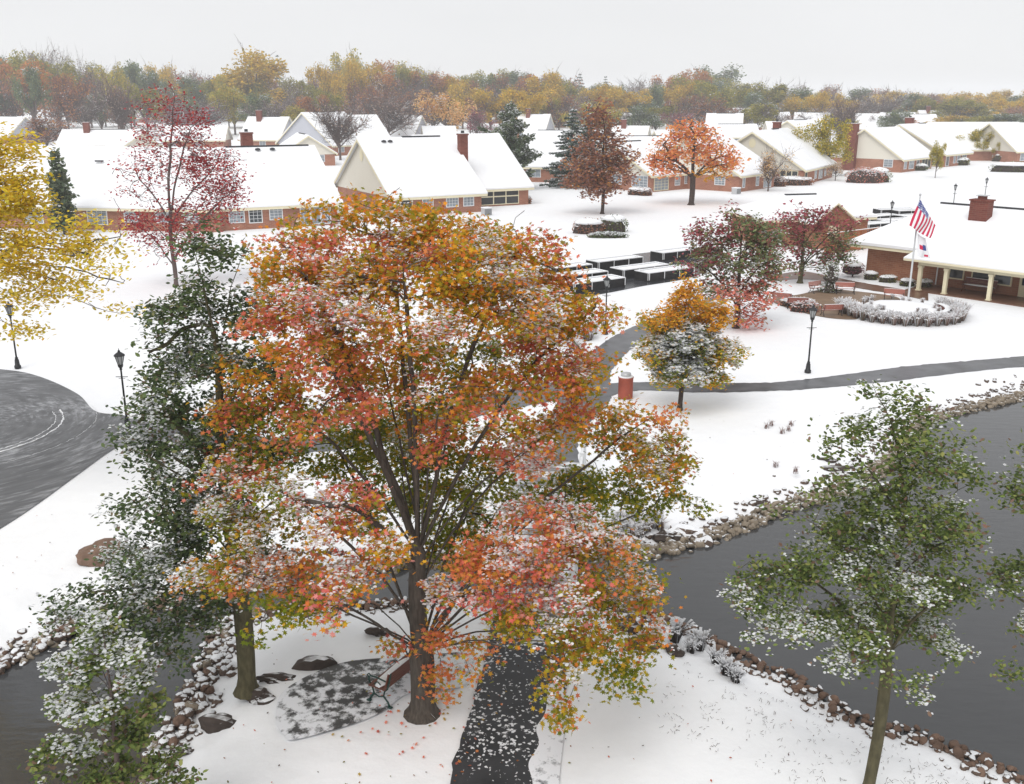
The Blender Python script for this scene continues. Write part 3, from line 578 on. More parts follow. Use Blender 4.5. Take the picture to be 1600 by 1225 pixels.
al = G(385, 1080)
tree('alder_tree', 'tall dark green snow dusted alder left of the big maple on the stream bank', al, pxblobs(al[1], [
    (330, 400, .3, .5, .6, .35, 'alder', .3, 1.2), (300, 385, .3, .25, .3, .2, 'alder', .2, 1), (375, 400, .3, .3, .4, .3, 'alder', .3, 1), (320, 470, .2, .9, .9, .45, 'alder', .45, 1.2), (390, 490, .5, .6, .8, .4, 'alder', .35, 1.1), (280, 500, 0, .6, .8, .4, 'alder', .55, 1.2),
    (320, 560, .2, 1.1, 1.1, .45, 'alder', .45, 1.2), (275, 590, -.2, .65, .9, .4, 'alder', .55, 1.2), (400, 580, .6, .8, 1, .5, 'alder', .4, 1), (245, 645, -.3, .55, .8, .3, 'alder', .6, 1.2), (320, 650, .3, 1.2, 1.2, .45, 'alder', .45, 1.1), (200, 700, -.4, .6, .8, .35, 'alder', .65, 1.2),
    (280, 720, 0, 1.1, 1.2, .45, 'alder', .55, 1.2), (390, 720, .8, 1, 1.2, .5, 'alder', .4, 1), (250, 790, -.5, .9, 1, .4, 'alder', .65, 1.2), (330, 810, .2, 1.1, 1.1, .5, 'alder', .5, 1.2), (240, 860, -.6, 1, 1, .4, 'alder', .65, 1.2), (340, 890, 0, .9, 1, .4, 'alder', .4, 1.2),
    (140, 925, -.8, .7, .8, .3, 'alder', .7, 1.2), (220, 930, -.6, .9, .9, .35, 'alder', .6, 1.2), (300, 950, -.4, .9, .8, .35, 'alder', .5, 1.1), (400, 880, .8, .8, .9, .4, 'alder', .4, .9), (220, 1000, -1.0, .7, .7, .25, 'alder', .5, 1), (270, 1020, -1, .5, .5, .2, 'alder', .4, .8)]),
    14, 48, .09, 'oval', BARKG, .20, step=.22, rtip=.006, limb_lo=.2, clr=.2, snsize=1.25, limb_sep=.9, gapt=-.45, snow_grain=3.2)

ar = G(1356, 1245)
tree('alder_tree', 'tall green alder with patchy snow alone on the near pond bank at right', ar, pxblobs(ar[1], [
    (1400, 625, 0, .5, .5, .18, 'alderlight', 0.28, 1), (1370, 615, 0, .35, .3, .12, 'alderlight', 0.26, .9), (1440, 650, 0, .3, .4, .2, 'alderlight', 0.26, .9), (1385, 680, 0, .7, .7, .3, 'alderlight', 0.31, 1), (1320, 700, 0, .45, .5, .25, 'alderlight', 0.37, 1), (1450, 720, 0, .7, .7, .35, 'alderlight', 0.37, 1.1),
    (1370, 750, -.2, .9, .8, .35, 'alderlight', 0.43, 1.1), (1300, 760, 0, .45, .5, .2, 'alderlight', 0.26, .9), (1240, 800, 0, .3, .4, .14, 'alderlight', 0.20, .9), (1520, 745, .2, .3, .3, .14, 'alderlight', 0.26, .8), (1430, 800, -.2, .9, .9, .4, 'alderlight', 0.62, 1.2), (1340, 830, -.1, .8, .9, .4, 'alderlight', 0.54, 1.2), (1490, 840, 0, .45, .7, .45, 'alderlight', 0.31, 1.1),
    (1300, 880, -.3, .7, .8, .35, 'alderlight', 0.66, 1.2), (1400, 890, -.3, .9, .9, .4, 'alderlight', 0.66, 1.2), (1230, 900, -.2, .7, .7, .3, 'alderlight', 0.37, 1.1), (1180, 925, -.2, .45, .5, .25, 'alderlight', 0.48, 1), (1480, 930, 0, .5, .7, .4, 'alderlight', 0.37, 1.1), (1240, 970, -.4, .7, .7, .28, 'alderlight', 0.75, 1.2),
    (1340, 970, -.5, .8, .8, .35, 'alderlight', 0.60, 1.2), (1440, 1000, -.3, .7, .7, .3, 'alderlight', 0.66, 1.1), (1330, 1020, -.6, .5, .5, .2, 'alderlight', 0.75, 1.1), (1410, 1050, -.5, .4, .4, .2, 'alderlight', 0.60, .9), (1480, 1010, 0, .3, .4, .2, 'alderlight', 0.37, .9), (1400, 950, .8, .9, .8, .4, 'alderlight', 0.37, 1)]),
    18, 46, .076, 'oval', BARKG, .112, step=.19, rtip=.005, limb_lo=.16, clr=.16, lean=(.1, 0), snsize=1.2, limb_sep=.9, gapt=-.45, snow_grain=3.2)
at_ = np.array([11.3, 16.8, 0]); at_[2] = max(h1(at_[0], at_[1]), WL)
at_[:2] = G(1700, 1240)[:2]; at_[2] = h1(at_[0], at_[1])
tree('alder_tree', 'green alder at the far right edge over the pond', at_, pxblobs(at_[1], [
    (1600, 700, 0, .25, .4, .15, 'alderlight', 0.37, 1), (1595, 760, 0, .35, .4, .25, 'alderlight', 0.31, 1), (1575, 780, 0, .2, .3, .12, 'alderlight', 0.26, .9), (1600, 900, 0, .5, .6, .3, 'alderlight', 0.43, 1.1), (1565, 910, 0, .3, .5, .2, 'alderlight', 0.48, 1), (1600, 980, 0, .35, .5, .3, 'alderlight', 0.54, 1),
    (1590, 1060, 0, .15, .2, .2, 'alderlight', 0.26, .7), (1680, 750, 0, .9, .9, .6, 'alderlight', 0.48, 1), (1690, 880, 0, .9, .9, .6, 'alderlight', 0.48, 1), (1690, 640, 0, .6, .6, .4, 'alderlight', 0.37, 1), (1740, 980, 0, .8, .8, .4, 'alderlight', 0.48, 1)]),
    18, 46, .076, 'oval', BARKG, .14, step=.2, rtip=.005, limb_lo=.28, clr=.16, snsize=1.2, limb_sep=.9, gapt=-.45, snow_grain=3.2)
bl = np.array(G(205, 1330)); bl[2] = h1(bl[0], bl[1])
tree('young_alder_tree', 'small snow laden green alder in the bottom left corner by the stream', bl, pxblobs(bl[1], [
    (160, 985, .3, .3, .3, .15, 'alderlight', .6, 1), (130, 1000, .2, .3, .3, .12, 'alderlight', .8, 1), (195, 1020, .1, .35, .4, .14, 'alderlight', .8, 1.1), (90, 1040, .1, .3, .3, .12, 'alderlight', .7, 1), (140, 1050, 0, .4, .4, .15, 'alderlight', .7, 1.1), (220, 1060, 0, .35, .4, .15, 'alderlight', .8, 1.1),
    (160, 1100, -.1, .5, .5, .16, 'alderlight', .65, 1.1), (110, 1110, -.1, .35, .4, .12, 'alderlight', .8, 1.1), (225, 1110, 0, .3, .4, .15, 'alderlight', .55, 1), (190, 1150, 0, .5, .5, .18, 'alderlight', .4, 1.1), (85, 1175, -.2, .35, .4, .12, 'alderlight', .75, 1), (130, 1170, 0, .4, .4, .14, 'alderlight', .6, 1.1),
    (170, 1210, -.1, .5, .5, .18, 'alderlight', .35, 1.1), (250, 1190, 0, .3, .4, .14, 'alderlight', .6, 1), (80, 1230, -.2, .3, .4, .14, 'alderlight', .6, 1), (240, 1230, -.2, .4, .4, .14, 'alderlight', .55, 1), (290, 1215, -.1, .2, .3, .1, 'alderlight', .5, 1), (140, 1270, -.3, .5, .5, .2, 'alderlight', .4, 1)]),
    30, 36, .085, 'oval', BARKT, .07, step=.14, rtip=.004, limb_lo=.25, clr=.10, snsize=1.3)

yb = np.array(G(-150, 640))
tree('yellow_tree', 'bright yellow leaved tree reaching in from the left edge over the driveway', yb, pxblobs(30.0, [
    (5, 245, 0, .8, 1.4, .5, 'yellow', .12, 1.1), (-40, 230, 0, 1.2, 1.4, .6, 'yellow', .1, 1), (25, 300, 0, 1.2, 1.5, .6, 'yellow', .12, 1.1), (110, 345, 0, .9, 1.2, .4, 'yellow', .12, 1), (-20, 320, 0, 1.6, 1.5, .8, 'yellow', .12, 1), (90, 380, 0, 1.5, 1.4, .6, 'yellow', .12, 1),
    (160, 400, 0, .9, 1, .4, 'yellow', .08, .75), (0, 400, 0, 1.5, 1.5, .8, 'yellow', .12, 1), (190, 440, 0, .6, .8, .25, 'yellow', .05, .5), (100, 440, 0, 1.2, 1.2, .35, 'yellow', .05, .65), (30, 460, 0, 1.0, 1.2, .4, 'yellow', .05, .8), (170, 480, 0, .5, .6, .3, 'yellow', 0, .35),
    (40, 520, 0, .6, .7, .3, 'yellow', 0, .5), (0, 500, 0, .5, .8, .3, 'yellow', 0, .6), (-120, 350, 0, 2, 2, 1.5, 'yellow', .1, .8), (-200, 450, 0, 2, 2, 1.2, 'yellow', .1, .8), (-150, 240, 0, 1.8, 2, 1.2, 'yellow', .1, .8)]),
    10, 42, .115, 'oval', BARKD, .22, step=.34, rtip=.009, limb_lo=.3, clr=.28, iters=60, gapt=-.4)

rt = G(275, 447)
tree('red_tree', 'sparse crimson tree with upright bare limbs before the left house', rt, pxblobs(rt[1], [
    (330, 270, 0, 2.2, 2.4, 2.0, 'crimson', .02, .95), (350, 310, 0, 1.4, 1.8, 1.1, 'crimson', .02, 1), (300, 340, 0, 2.4, 2.4, 1.4, 'crimson', .02, .7), (240, 350, 0, 2.0, 2.2, 1.2, 'crimson', .02, .6), (270, 240, 0, 2.6, 2.6, 2.6, 'crimson', .02, .45),
    (240, 190, 0, 1.6, 1.8, 1.8, 'crimson', .02, .35), (215, 280, 0, 1.6, 2, 2.2, 'crimson', .02, .25), (300, 200, 0, 1.6, 1.8, 1.6, 'crimson', .02, .4), (270, 150, 0, 1.0, 1.2, 1.0, 'crimson', .02, .3), (210, 350, 0, 1.2, 1.5, 1, 'crimson', .02, .4), (270, 380, 0, 2.4, 2.2, 1, 'crimson', .02, .45)]),
    27, 5, .18, 'oval', BARKT, .15, step=.40, rtip=.019, bare=.35, gapt=-.9, limb_sep=.8, limb_lo=.05, clr=.38, iters=60, infl=6, vase=True, trunk_top=6.0, power=.42)
ro = G(1062, 640)
tree('round_tree', 'round topped small tree with gold crown and snowy green lower leaves beside the walkway', ro, pxblobs(ro[1], [
    (1075, 470, 0, .8, .9, .5, 'gold', .15, 1.3), (1035, 500, 0, .9, 1.1, .6, ('gold', 'roundtree'), .2, 1.3), (1115, 495, 0, .9, 1.1, .6, 'gold', .15, 1.3), (1070, 530, -.4, 1.3, 1.3, .7, ('darkgreen', 'roundtree'), .8, 1.3), (1025, 550, 0, .9, 1.3, .6, 'roundtree', .62, 1.3),
    (1125, 550, 0, .9, 1.3, .6, 'roundtree', .58, 1.3), (1070, 575, -.5, 1.3, 1.2, .5, ('darkgreen', 'roundtree'), .85, 1.3), (1110, 590, -.2, .7, .9, .3, 'roundtree', .3, 1.2), (1040, 590, -.2, .7, .9, .3, 'roundtree', .3, 1.2), (1070, 450, 0, .4, .4, .4, 'gold', .05, 1), (1070, 520, .8, 1.3, 1.2, 1.2, 'roundtree', .2, .8)]),
    15, 34, .12, 'oval', BARKD, .10, step=.22, rtip=.006, limb_lo=.22, clr=.17, snsize=1.9, snow_grain=4.0, snowk=3)
c1 = np.array(G(1150, 512))
tree('crabapple_tree', 'broad crabapple tree with dark red tips and pinkish lower boughs right of the raised planters', c1, pxblobs(c1[1], [
    (1110, 370, 0, 1.4, 1.4, .9, ('crabred', 'crab'), .3, 1.2), (1160, 350, 0, 1.0, 1.2, .8, ('crab', 'crabred'), .25, 1.1), (1190, 365, .3, 1.1, 1.4, 1.1, 'crab', .3, 1.2), (1150, 400, 0, 2.0, 2.0, 1.0, 'crab', .45, 1.2), (1095, 410, 0, 1.2, 1.4, .8, ('crabred', 'crab'), .4, 1.1), (1200, 410, .3, .8, 1.4, 1.0, 'crab', .45, 1.2),
    (1140, 450, -.3, 2.0, 1.8, .7, ('pinkish', 'crab'), .4, 1.1), (1180, 470, -.3, 1.2, 1.4, .8, 'pinkish', .45, .9), (1195, 440, 0, .8, 1.2, .7, ('pinkish', 'crab'), .35, 1), (1140, 330, 0, .5, .5, .4, 'crabred', .2, 1), (1165, 500, -.3, 1.0, 1.0, .4, 'pinkish', .4, .7)]),
    6.5, 20, .19, 'oval', BARKD, .16, step=.32, rtip=.010, limb_lo=.12, clr=.3, snsize=1.2)
c2 = np.array(G(1250, 442))
tree('crabapple_tree', 'crabapple tree with dark red top on a bare trunk beside the benches of the patio', c2, pxblobs(c2[1], [
    (1250, 345, 0, 1.6, 1.6, 1.0, 'crabred', .15, 1.1), (1290, 345, 0, 1.2, 1.5, .9, 'crabred', .15, 1.1), (1230, 380, 0, 1.4, 1.6, 1.0, ('crabred', 'crab'), .25, 1.1), (1280, 385, 0, 1.8, 1.8, 1.0, ('crab', 'crabred'), .3, 1.1), (1315, 375, 0, 1.1, 1.4, .9, 'crab', .35, 1.1), (1310, 405, 0, 1.2, 1.4, .6, 'crab', .5, 1.2),
    (1245, 412, 0, 1.3, 1.4, .5, ('crab', 'crabred'), .4, .7), (1290, 420, 0, .9, 1.2, .4, 'crab', .45, 1), (1330, 350, 0, .5, .7, .5, 'crabred', .2, 1)]),
    5.2, 18, .2, 'oval', BARKG, .17, step=.34, rtip=.012, limb_lo=.2, clr=.32, snsize=1.2)
ot = G(1080, 320)
tree('orange_tree', 'flame orange tree on a dark trunk standing on the lawn before the houses', ot, pxblobs(ot[1], [
    (1080, 225, 0, 4.2, 4.2, 2.6, 'orangetree', .0, 1), (1040, 245, 0, 2.4, 3, 1.8, 'orangetree', 0, 1), (1125, 245, 0, 2.4, 3, 1.9, 'orangetree', 0, 1), (1080, 205, 0, 2.4, 2.6, 1.6, 'orangetree', 0, .9), (1050, 265, 0, 2.4, 2.6, 1.0, 'orangetree', 0, .8), (1115, 268, 0, 2.6, 2.6, .9, 'gold', 0, .8), (1140, 255, 0, 1.1, 1.6, 1.0, 'orangetree', 0, .9), (1022, 250, 0, .9, 1.4, 1.0, 'orangetree', 0, .9)]),
    2.3, 14, .34, 'oval', BARKD, .34, step=.6, rtip=.035, limb_lo=.3, clr=.5, iters=40, infl=8)
bt = G(941, 334)
tree('brown_tree', 'russet brown conical tree dusted with snow on the lawn behind the clipped shrubs', bt, pxblobs(bt[1], [
    (938, 195, 0, 1.8, 1.8, 2.0, 'brown', .2, 1.1), (938, 230, 0, 2.9, 2.9, 1.8, 'brown', .3, 1.1), (930, 260, 0, 3.6, 3.6, 1.6, 'brown', .35, 1.1), (955, 275, 0, 3.2, 3.4, 1.2, 'brown', .4, 1.1), (915, 285, 0, 2.6, 2.6, 1.1, 'brown', .3, 1.1), (970, 250, 0, 1.8, 2.2, 1.6, 'brown', .3, 1), (935, 295, 0, 2.4, 2.6, .8, 'brown', .3, .9), (940, 175, 0, .8, .8, 1.2, 'brown', .1, 1)]),
    2.6, 18, .33, 'oval', BARKD, .2, step=.55, rtip=.03, limb_lo=.22, clr=.5, iters=40, infl=8)

# ------------------------------------------------------------------ houses
def slab(mb, a, b, c, d, th, mi_top=0, mi_side=1):
    """roof plane a-b (eave) c-d (ridge) with thickness"""
    P = [Vector(p) for p in (a, b, c, d)]; n = (P[1] - P[0]).cross(P[3] - P[0]).normalized()
    if n.z < 0: n = -n
    Q = [p - Vector((0, 0, th)) for p in P]; base = len(mb.v); mb.v += [tuple(p) for p in P + Q]
    mb.f += [(0 + base, 1 + base, 2 + base, 3 + base)]; mb.m += [mi_top]
    mb.f += [(7 + base, 6 + base, 5 + base, 4 + base)] + [(base + i, base + 4 + i, base + 4 + (i + 1) % 4, base + (i + 1) % 4) for i in range(4)]; mb.m += [mi_side] * 5
def gable(root, x0, x1, y0, y1, ez, rz, ov=.55, siding=None, brick=None, ridge_dark=(), gable_faces=(True, True), gz=None, vent=(False, False), walls=True, snowth=.16, rx=0.0, rr=0.0, ends=(True, True)):
    """brick box with the ridge along x, cream gables, snowy roof"""
    siding = siding or SIDING; brick = brick or BRICK; ym = (y0 + y1) / 2; sl = (rz - ez) / (ym - y0)
    if walls: MB().bx(x0, x1, y0, y1, -.6, ez - .02).build('wall', brick, root)
    for k, x in enumerate((x0 - .03, x1 + .03)):
        g = MB()
        if not ends[k]: continue
        if gable_faces[k]: g.add([(x, y0, ez - .35), (x, y1, ez - .35), (x, y1, ez), (x, ym, rz - .1), (x, y0, ez)], [(0, 1, 2, 3, 4)])
        else: g.add([(x, y0, ez), (x, y1, ez), (x, ym, rz - .1)], [(0, 1, 2)])
        g.build('gable_siding', siding, root)
    ze = ez - ov * sl; m = MB(); f = MB()
    ol = ov if ends[0] else .17; og = ov if ends[1] else .17
    slab(m, (x0 - ol, y0 - ov, ze + .2), (x1 + og, y0 - ov, ze + .2), (x1 + og - rr, ym, rz + .2), (x0 - ol - rx, ym, rz + .2), snowth, 0, 0)
    slab(m, (x1 + og - rr * 2, y1 + ov, ze + .2), (x0 - ol - rx * 2, y1 + ov, ze + .2), (x0 - ol - rx, ym, rz + .2), (x1 + og - rr, ym, rz + .2), snowth, 0, 0)
    m.build('roof', ROOFSNOW, root)
    e = ov - .03
    for s, ya in ((1, y0 - ov + .04), (-1, y1 + ov - .04)):
        for xa in [q_ for q_, en in ((x0 - e, ends[0]), (x1 + e, ends[1])) if en]:
            f.add([(xa - .04, ya, ze - .22), (xa - .04, ym, rz - .22), (xa - .04, ym, rz + .04), (xa - .04, ya, ze + .04), (xa + .04, ya, ze - .22), (xa + .04, ym, rz - .22), (xa + .04, ym, rz + .04), (xa + .04, ya, ze + .04)],
                  [(0, 1, 2, 3), (7, 6, 5, 4), (0, 4, 5, 1), (3, 2, 6, 7), (0, 3, 7, 4), (1, 5, 6, 2)])
        f.bx(x0 - (e - .05 if ends[0] else .15), x1 + (e - .05 if ends[1] else .15), min(ya, ya + .12 * s), max(ya, ya + .12 * s), ze - .24, ze + .035)
        f.add([(x0 - e + .06, ya + .1 * s, ze - .12), (x1 + e - .06, ya + .1 * s, ze - .12), (x1 + e - .06, (y0 if s > 0 else y1), ze - .12), (x0 - e + .06, (y0 if s > 0 else y1), ze - .12)], [(0, 1, 2, 3)])
    f.build('fascia', CREAM, root)
    for a, b in ridge_dark: MB().bx(a, b, ym - .17, ym + .17, rz + .1, rz + .27).build('ridge_cap', RIDGE, root)
    for k, x in enumerate((x0 - .07, x1 + .07)):
        if vent[k]:
            mb = MB(); c = (x, ym, ez + (rz - ez) * .68); mb.add([(x, c[1] + .55 * math.cos(t), c[2] + .7 * math.sin(t)) for t in np.linspace(0, 2 * math.pi, 20)[:-1]], [tuple(range(19))]); mb.build('gable_vent', CREAM, root)
def hip(root, x0, x1, y0, y1, ez, rz, ov=.7, brick=None, dark=True, walls=True, hx=(True, True), rise=.2, hipx=None):
    ym = (y0 + y1) / 2; h = (y1 - y0) / 2; brick = brick or BRICK
    if walls: MB().bx(x0, x1, y0, y1, -.3, ez - .02).build('wall', brick, root)
    A_, B_, C_, D_ = (x0 - ov, y0 - ov, ez), (x1 + ov, y0 - ov, ez), (x1 + ov, y1 + ov, ez), (x0 - ov, y1 + ov, ez)
    r0 = (x0 - ov + (hipx if hipx is not None else h + ov) * (1 if hx[0] else 0), ym, rz); r1 = (x1 + ov - (h + ov) * (1 if hx[1] else 0), ym, rz)
    up = lambda p: (p[0], p[1], p[2] + rise)
    m = MB(); m.add([up(A_), up(B_), up(C_), up(D_), up(r0), up(r1), A_, B_, C_, D_], [(0, 1, 5, 4), (2, 3, 4, 5), (1, 2, 5), (3, 0, 4), (0, 6, 7, 1), (1, 7, 8, 2), (2, 8, 9, 3), (3, 9, 6, 0)]); m.build('roof', ROOFSNOW, root)
    f = MB(); q = ov - .05
    for a, b in (((x0 - q, y0 - q), (x1 + q, y0 - q + .1)), ((x0 - q, y1 + q - .1), (x1 + q, y1 + q)), ((x0 - q, y0 - q + .1), (x0 - q + .1, y1 + q - .1)), ((x1 + q - .1, y0 - q + .1), (x1 + q, y1 + q - .1))): f.bx(a[0], b[0], a[1], b[1], ez - .22, ez - .002)
    f.add([(x0 - q + .1, y0 - q + .1, ez - .1), (x1 + q - .1, y0 - q + .1, ez - .1), (x1 + q - .1, y1 + q - .1, ez - .1), (x0 - q + .1, y1 + q - .1, ez - .1)], [(3, 2, 1, 0)])
    f.build('fascia', CREAM, root)
    if dark: MB().bx(r0[0], r1[0], ym - .12, ym + .12, rz + rise - .12, rz + rise + .08).build('ridge_cap', RIDGE, root)
def window(root, face, a0, a1, z0, z1, nx=2, nz=3, fr=None, gl=None, at=0.0, name='window', bar=.035, depth=.07):
    """face 'f': on the long side looking to -y at y=at; 'g': on the gable side looking to -x at x=at"""
    fr = fr or WHITE; gl = gl or GLASSL; m = MB(); p = MB()
    def bx(m_, u0, u1, w0, w1, d0, d1):
        if face == 'f': m_.bx(u0, u1, at - d1, at - d0, w0, w1)
        elif face == 'b': m_.bx(at + d0, at + d1, u0, u1, w0, w1)
        else: m_.bx(at - d1, at - d0, u0, u1, w0, w1)
    t = .09
    bx(m, a0, a1, z0, z0 + t, .0, depth); bx(m, a0, a1, z1 - t, z1, .0, depth); bx(m, a0, a0 + t, z0 + t, z1 - t, .0, depth); bx(m, a1 - t, a1, z0 + t, z1 - t, .0, depth)
    for i in range(1, nx): c = a0 + t + (a1 - a0 - 2 * t) * i / nx; bx(m, c - bar / 2, c + bar / 2, z0 + t, z1 - t, .012, depth * .8)
    for i in range(1, nz):
        c = z0 + t + (z1 - z0 - 2 * t) * i / nz
        for j in range(nx):
            u0 = a0 + t + (a1 - a0 - 2 * t) * j / nx + (bar / 2 if j else 0); u1 = a0 + t + (a1 - a0 - 2 * t) * (j + 1) / nx - (bar / 2 if j < nx - 1 else 0); bx(m, u0, u1, c - bar / 2, c + bar / 2, .012, depth * .8)
    o = m.build(name, fr, root); bx(p, a0 + t * .5, a1 - t * .5, z0 + t * .5, z1 - t * .5, .004, .03); p.build('pane', gl, o)
    return o
def chimney(root, x, y, z0, z1, w_=1.1, d=.8, pots=1, m=None):
    o = MB().bx(x - w_ / 2, x + w_ / 2, y - d / 2, y + d / 2, z0, z1).bx(x - w_ / 2 - .08, x + w_ / 2 + .08, y - d / 2 - .08, y + d / 2 + .08, z1 + .001, z1 + .18).build('chimney', m or BRICKD, root)
    MB().lathe([(0, .22), (.35, .2), (.36, .02)], (x, y, z1 + .18), 10).build('flue', RIDGE, o)
    MB().bx(x - w_ / 2 - .05, x + w_ / 2 + .05, y - d / 2 - .05, y + d / 2 + .05, z1 + .185, z1 + .24).build('snow_cap', CAPSNOW, o)
def roof_vents(root, pts):
    for x, y, z in pts: MB().lathe([(0, .3), (.12, .28), (.2, .05)], (x, y, z), 10).build('roof_vent', RIDGE, root)
def house_at(label, u, v, th, ez=2.5, name='brick_house', group=None):
    p = G(u, v, ez); return thing(name, label, 'house', (p[0], p[1], 0), R(th), group)
BASEZ = 2.5

# H1: long house at left behind the red and yellow trees, two wings
h = house_at('brick house half hidden by the crimson tree, white glazed doors at its right end', 335, 322, 27)
Ln = 12.6
gable(h, 0, Ln, 0, 18, 2.5, 7.6, ridge_dark=((3.2, Ln - .2),), rx=-2.9, ends=(False, True))
roof_vents(h, [(6.6, 8.2, 7.45), (8.2, 8.2, 7.45)])
window(h, 'f', 1.3, 2.9, .7, 2.15, 4, 4); window(h, 'f', 3.3, 4.7, .6, 2.15, 3, 4, gl=GLASS); window(h, 'f', 5.4, 6.8, .8, 2.15, 3, 4)
window(h, 'f', 8.6, 9.7, .12, 2.3, 3, 5, name='glazed_door'); window(h, 'f', 9.72, 10.8, .12, 2.3, 1, 1, name='glazed_door'); window(h, 'f', 10.82, 11.9, .12, 2.3, 3, 5, name='glazed_door')
chimney(h, 7, 15, 4, 8.9, 1.2, 1.0)
h = house_at('wide low brick house at far left behind the yellow tree, long white roof', 20, 318, -8)
gable(h, -12, 22.1, 0, 18, 2.5, 7.6, rr=2.9, ends=(True, False))
for a in (1, 4.5, 8): window(h, 'f', a, a + 2.2, .5, 2.2, 4, 4)
for a in (12, 15.4, 18.4): window(h, 'f', a, a + 1.6, .8, 2.2, 3, 4)
MB().bx(6.0, 6.9, 6, 6.2, 6.35, 6.5).build('roof_pipe', RIDGE, h)
# H2
h = house_at('brick house with large cream gable and tall brick chimney behind the maple top', 613, 305, 29, 2.4)
gable(h, 0, 11.2, 0, 18.2, 2.4, 8.15, vent=(True, False), ridge_dark=((5.2, 10.2),))
gable(h, 8.8, 20.2, 4.6, 22, 2.4, 8.2, vent=(False, False))
roof_vents(h, [(2.5, 8.2, 7.85), (3.3, 8.2, 7.85)])
window(h, 'f', .9, 2.4, .1, 2.15, 1, 1, fr=CREAM, gl=SCREEN, name='glazed_door'); window(h, 'f', 3.6, 5.0, .7, 2.15, 3, 4); window(h, 'f', 6.6, 8.2, .7, 2.15, 4, 4); window(h, 'f', 8.8, 10.2, .7, 2.15, 3, 4)
window(h, 'f', 11.7, 12.6, .6, 2.1, 2, 3, at=4.6); window(h, 'f', 13.4, 18.8, .15, 2.15, 3, 2, fr=CREAM, gl=SCREEN, at=4.6, bar=.14, name='screen_porch')
chimney(h, 11.9, 6.2, 3.0, 8.5, 1.0, .9)
# H8, H9 pair and neighbours to the right
h = house_at('brick house with cream gable and round vent right of the flame orange tree', 1256, 263, 59, 2.5)
gable(h, 0, 18, 0, 16.5, 2.5, 7.7, vent=(True, False), ridge_dark=((9.5, 13),))
window(h, 'g', .8, 3.6, .1, 2.1, 3, 1, fr=CREAM, gl=SCREEN, bar=.12, name='screen_porch'); window(h, 'f', .8, 2.2, .1, 2.1, 1, 1, fr=CREAM, gl=SCREEN, name='porch_door')
window(h, 'f', 6.5, 7.8, .5, 2.1, 1, 1); window(h, 'f', 9, 11.5, .3, 2.2, 2, 1); window(h, 'f', 12.5, 13.6, .5, 2.1, 1, 1); 
chimney(h, 15.5, 9.2, 5, 8.7, 1.3, 1.1)
h = house_at('brick house behind the flame orange tree with a white air unit at its corner', 1156, 272, 50, 2.5)
gable(h, 0, 11, 0, 17, 2.5, 7.2, vent=(False, False), ridge_dark=((-.2, 5),))
window(h, 'g', 2.2, 3.9, .8, 2.1, 3, 4); window(h, 'f', .9, 1.7, .5, 2.1, 1, 1); window(h, 'f', 5, 6, .5, 2.1, 2, 3); window(h, 'f', 7.5, 10, .1, 2.2, 3, 1); roof_vents(h, [(3, 7.5, 6.9), (4, 7.5, 6.9)])
h = house_at('brick house with glazed garden doors left of the flame orange tree', 1018, 272, 42, 2.5)
gable(h, 0, 13, 0, 15, 2.5, 6.5, vent=(False, False), ridge_dark=((1, 6),))
window(h, 'g', .6, 3.6, .5, 2.2, 4, 4); window(h, 'g', 5.5, 7.5, .7, 2.1, 3, 3); window(h, 'f', .6, 3.8, .1, 2.3, 4, 5, fr=CREAM, name='glazed_door'); window(h, 'f', 5.2, 6.4, .6, 2.1, 3, 4); window(h, 'f', 7.4, 8.6, .7, 2.1, 3, 4)
h = house_at('brick house with a cream end wall and a tall outside chimney near the clubhouse lawn', 1410, 247, 47, 2.5)
gable(h, 0, 14, 0, 14.5, 2.5, 7.3, vent=(False, False))
chimney(h, -.62, 9.4, -.3, 8.1, 1.1, 1.9); window(h, 'g', 1.6, 3.3, .8, 2.2, 2, 3); window(h, 'f', 1, 2.2, .5, 2.2, 1, 1); window(h, 'f', 3.2, 5.4, .4, 2.2, 3, 2); window(h, 'f', 6.6, 7.8, .5, 2.2, 1, 1, gl=GLASS); window(h, 'f', 9, 13.3, .1, 2.2, 3, 1, fr=CREAM, gl=SCREEN, bar=.14, name='screen_porch')
h = house_at('brick house with long cream gable in the middle of the right hand row', 1477, 240, 44, 2.5)
gable(h, 0, 11.5, 0, 19, 2.5, 7.6, vent=(False, False), ridge_dark=((8, 11),)); window(h, 'g', .8, 3, .1, 2.1, 2, 1, fr=CREAM, gl=SCREEN, name='screen_porch'); window(h, 'f', .6, 2, .1, 2.1, 1, 1, gl=GLASS); window(h, 'f', 4, 5, .5, 2.1, 1, 1); window(h, 'f', 5.6, 7, .5, 2.1, 1, 1); window(h, 'f', 8, 10, .5, 2.1, 2, 1); chimney(h, 11.4, 13, 4, 8.6, 1.2, 1.4)
h = house_at('brick house whose wide roof slope shows behind the yellow green tree at right', 1475, 232, 2, 2.5)
gable(h, 0, 19, 0, 16, 2.5, 7.5, vent=(False, False)); window(h, 'f', 15, 16.5, .8, 2.2, 1, 2, gl=GLASS); window(h, 'f', 2, 4, .8, 2.2, 2, 2)
h = house_at('brick house at the far right edge with a cream gable and clipped hedges', 1590, 235, 12, 2.5)
gable(h, 0, 18, 0, 18, 2.5, 7.5, vent=(False, False)); window(h, 'f', .8, 3.2, .4, 2.2, 3, 3); window(h, 'f', 5, 7, .4, 2.2, 2, 2)

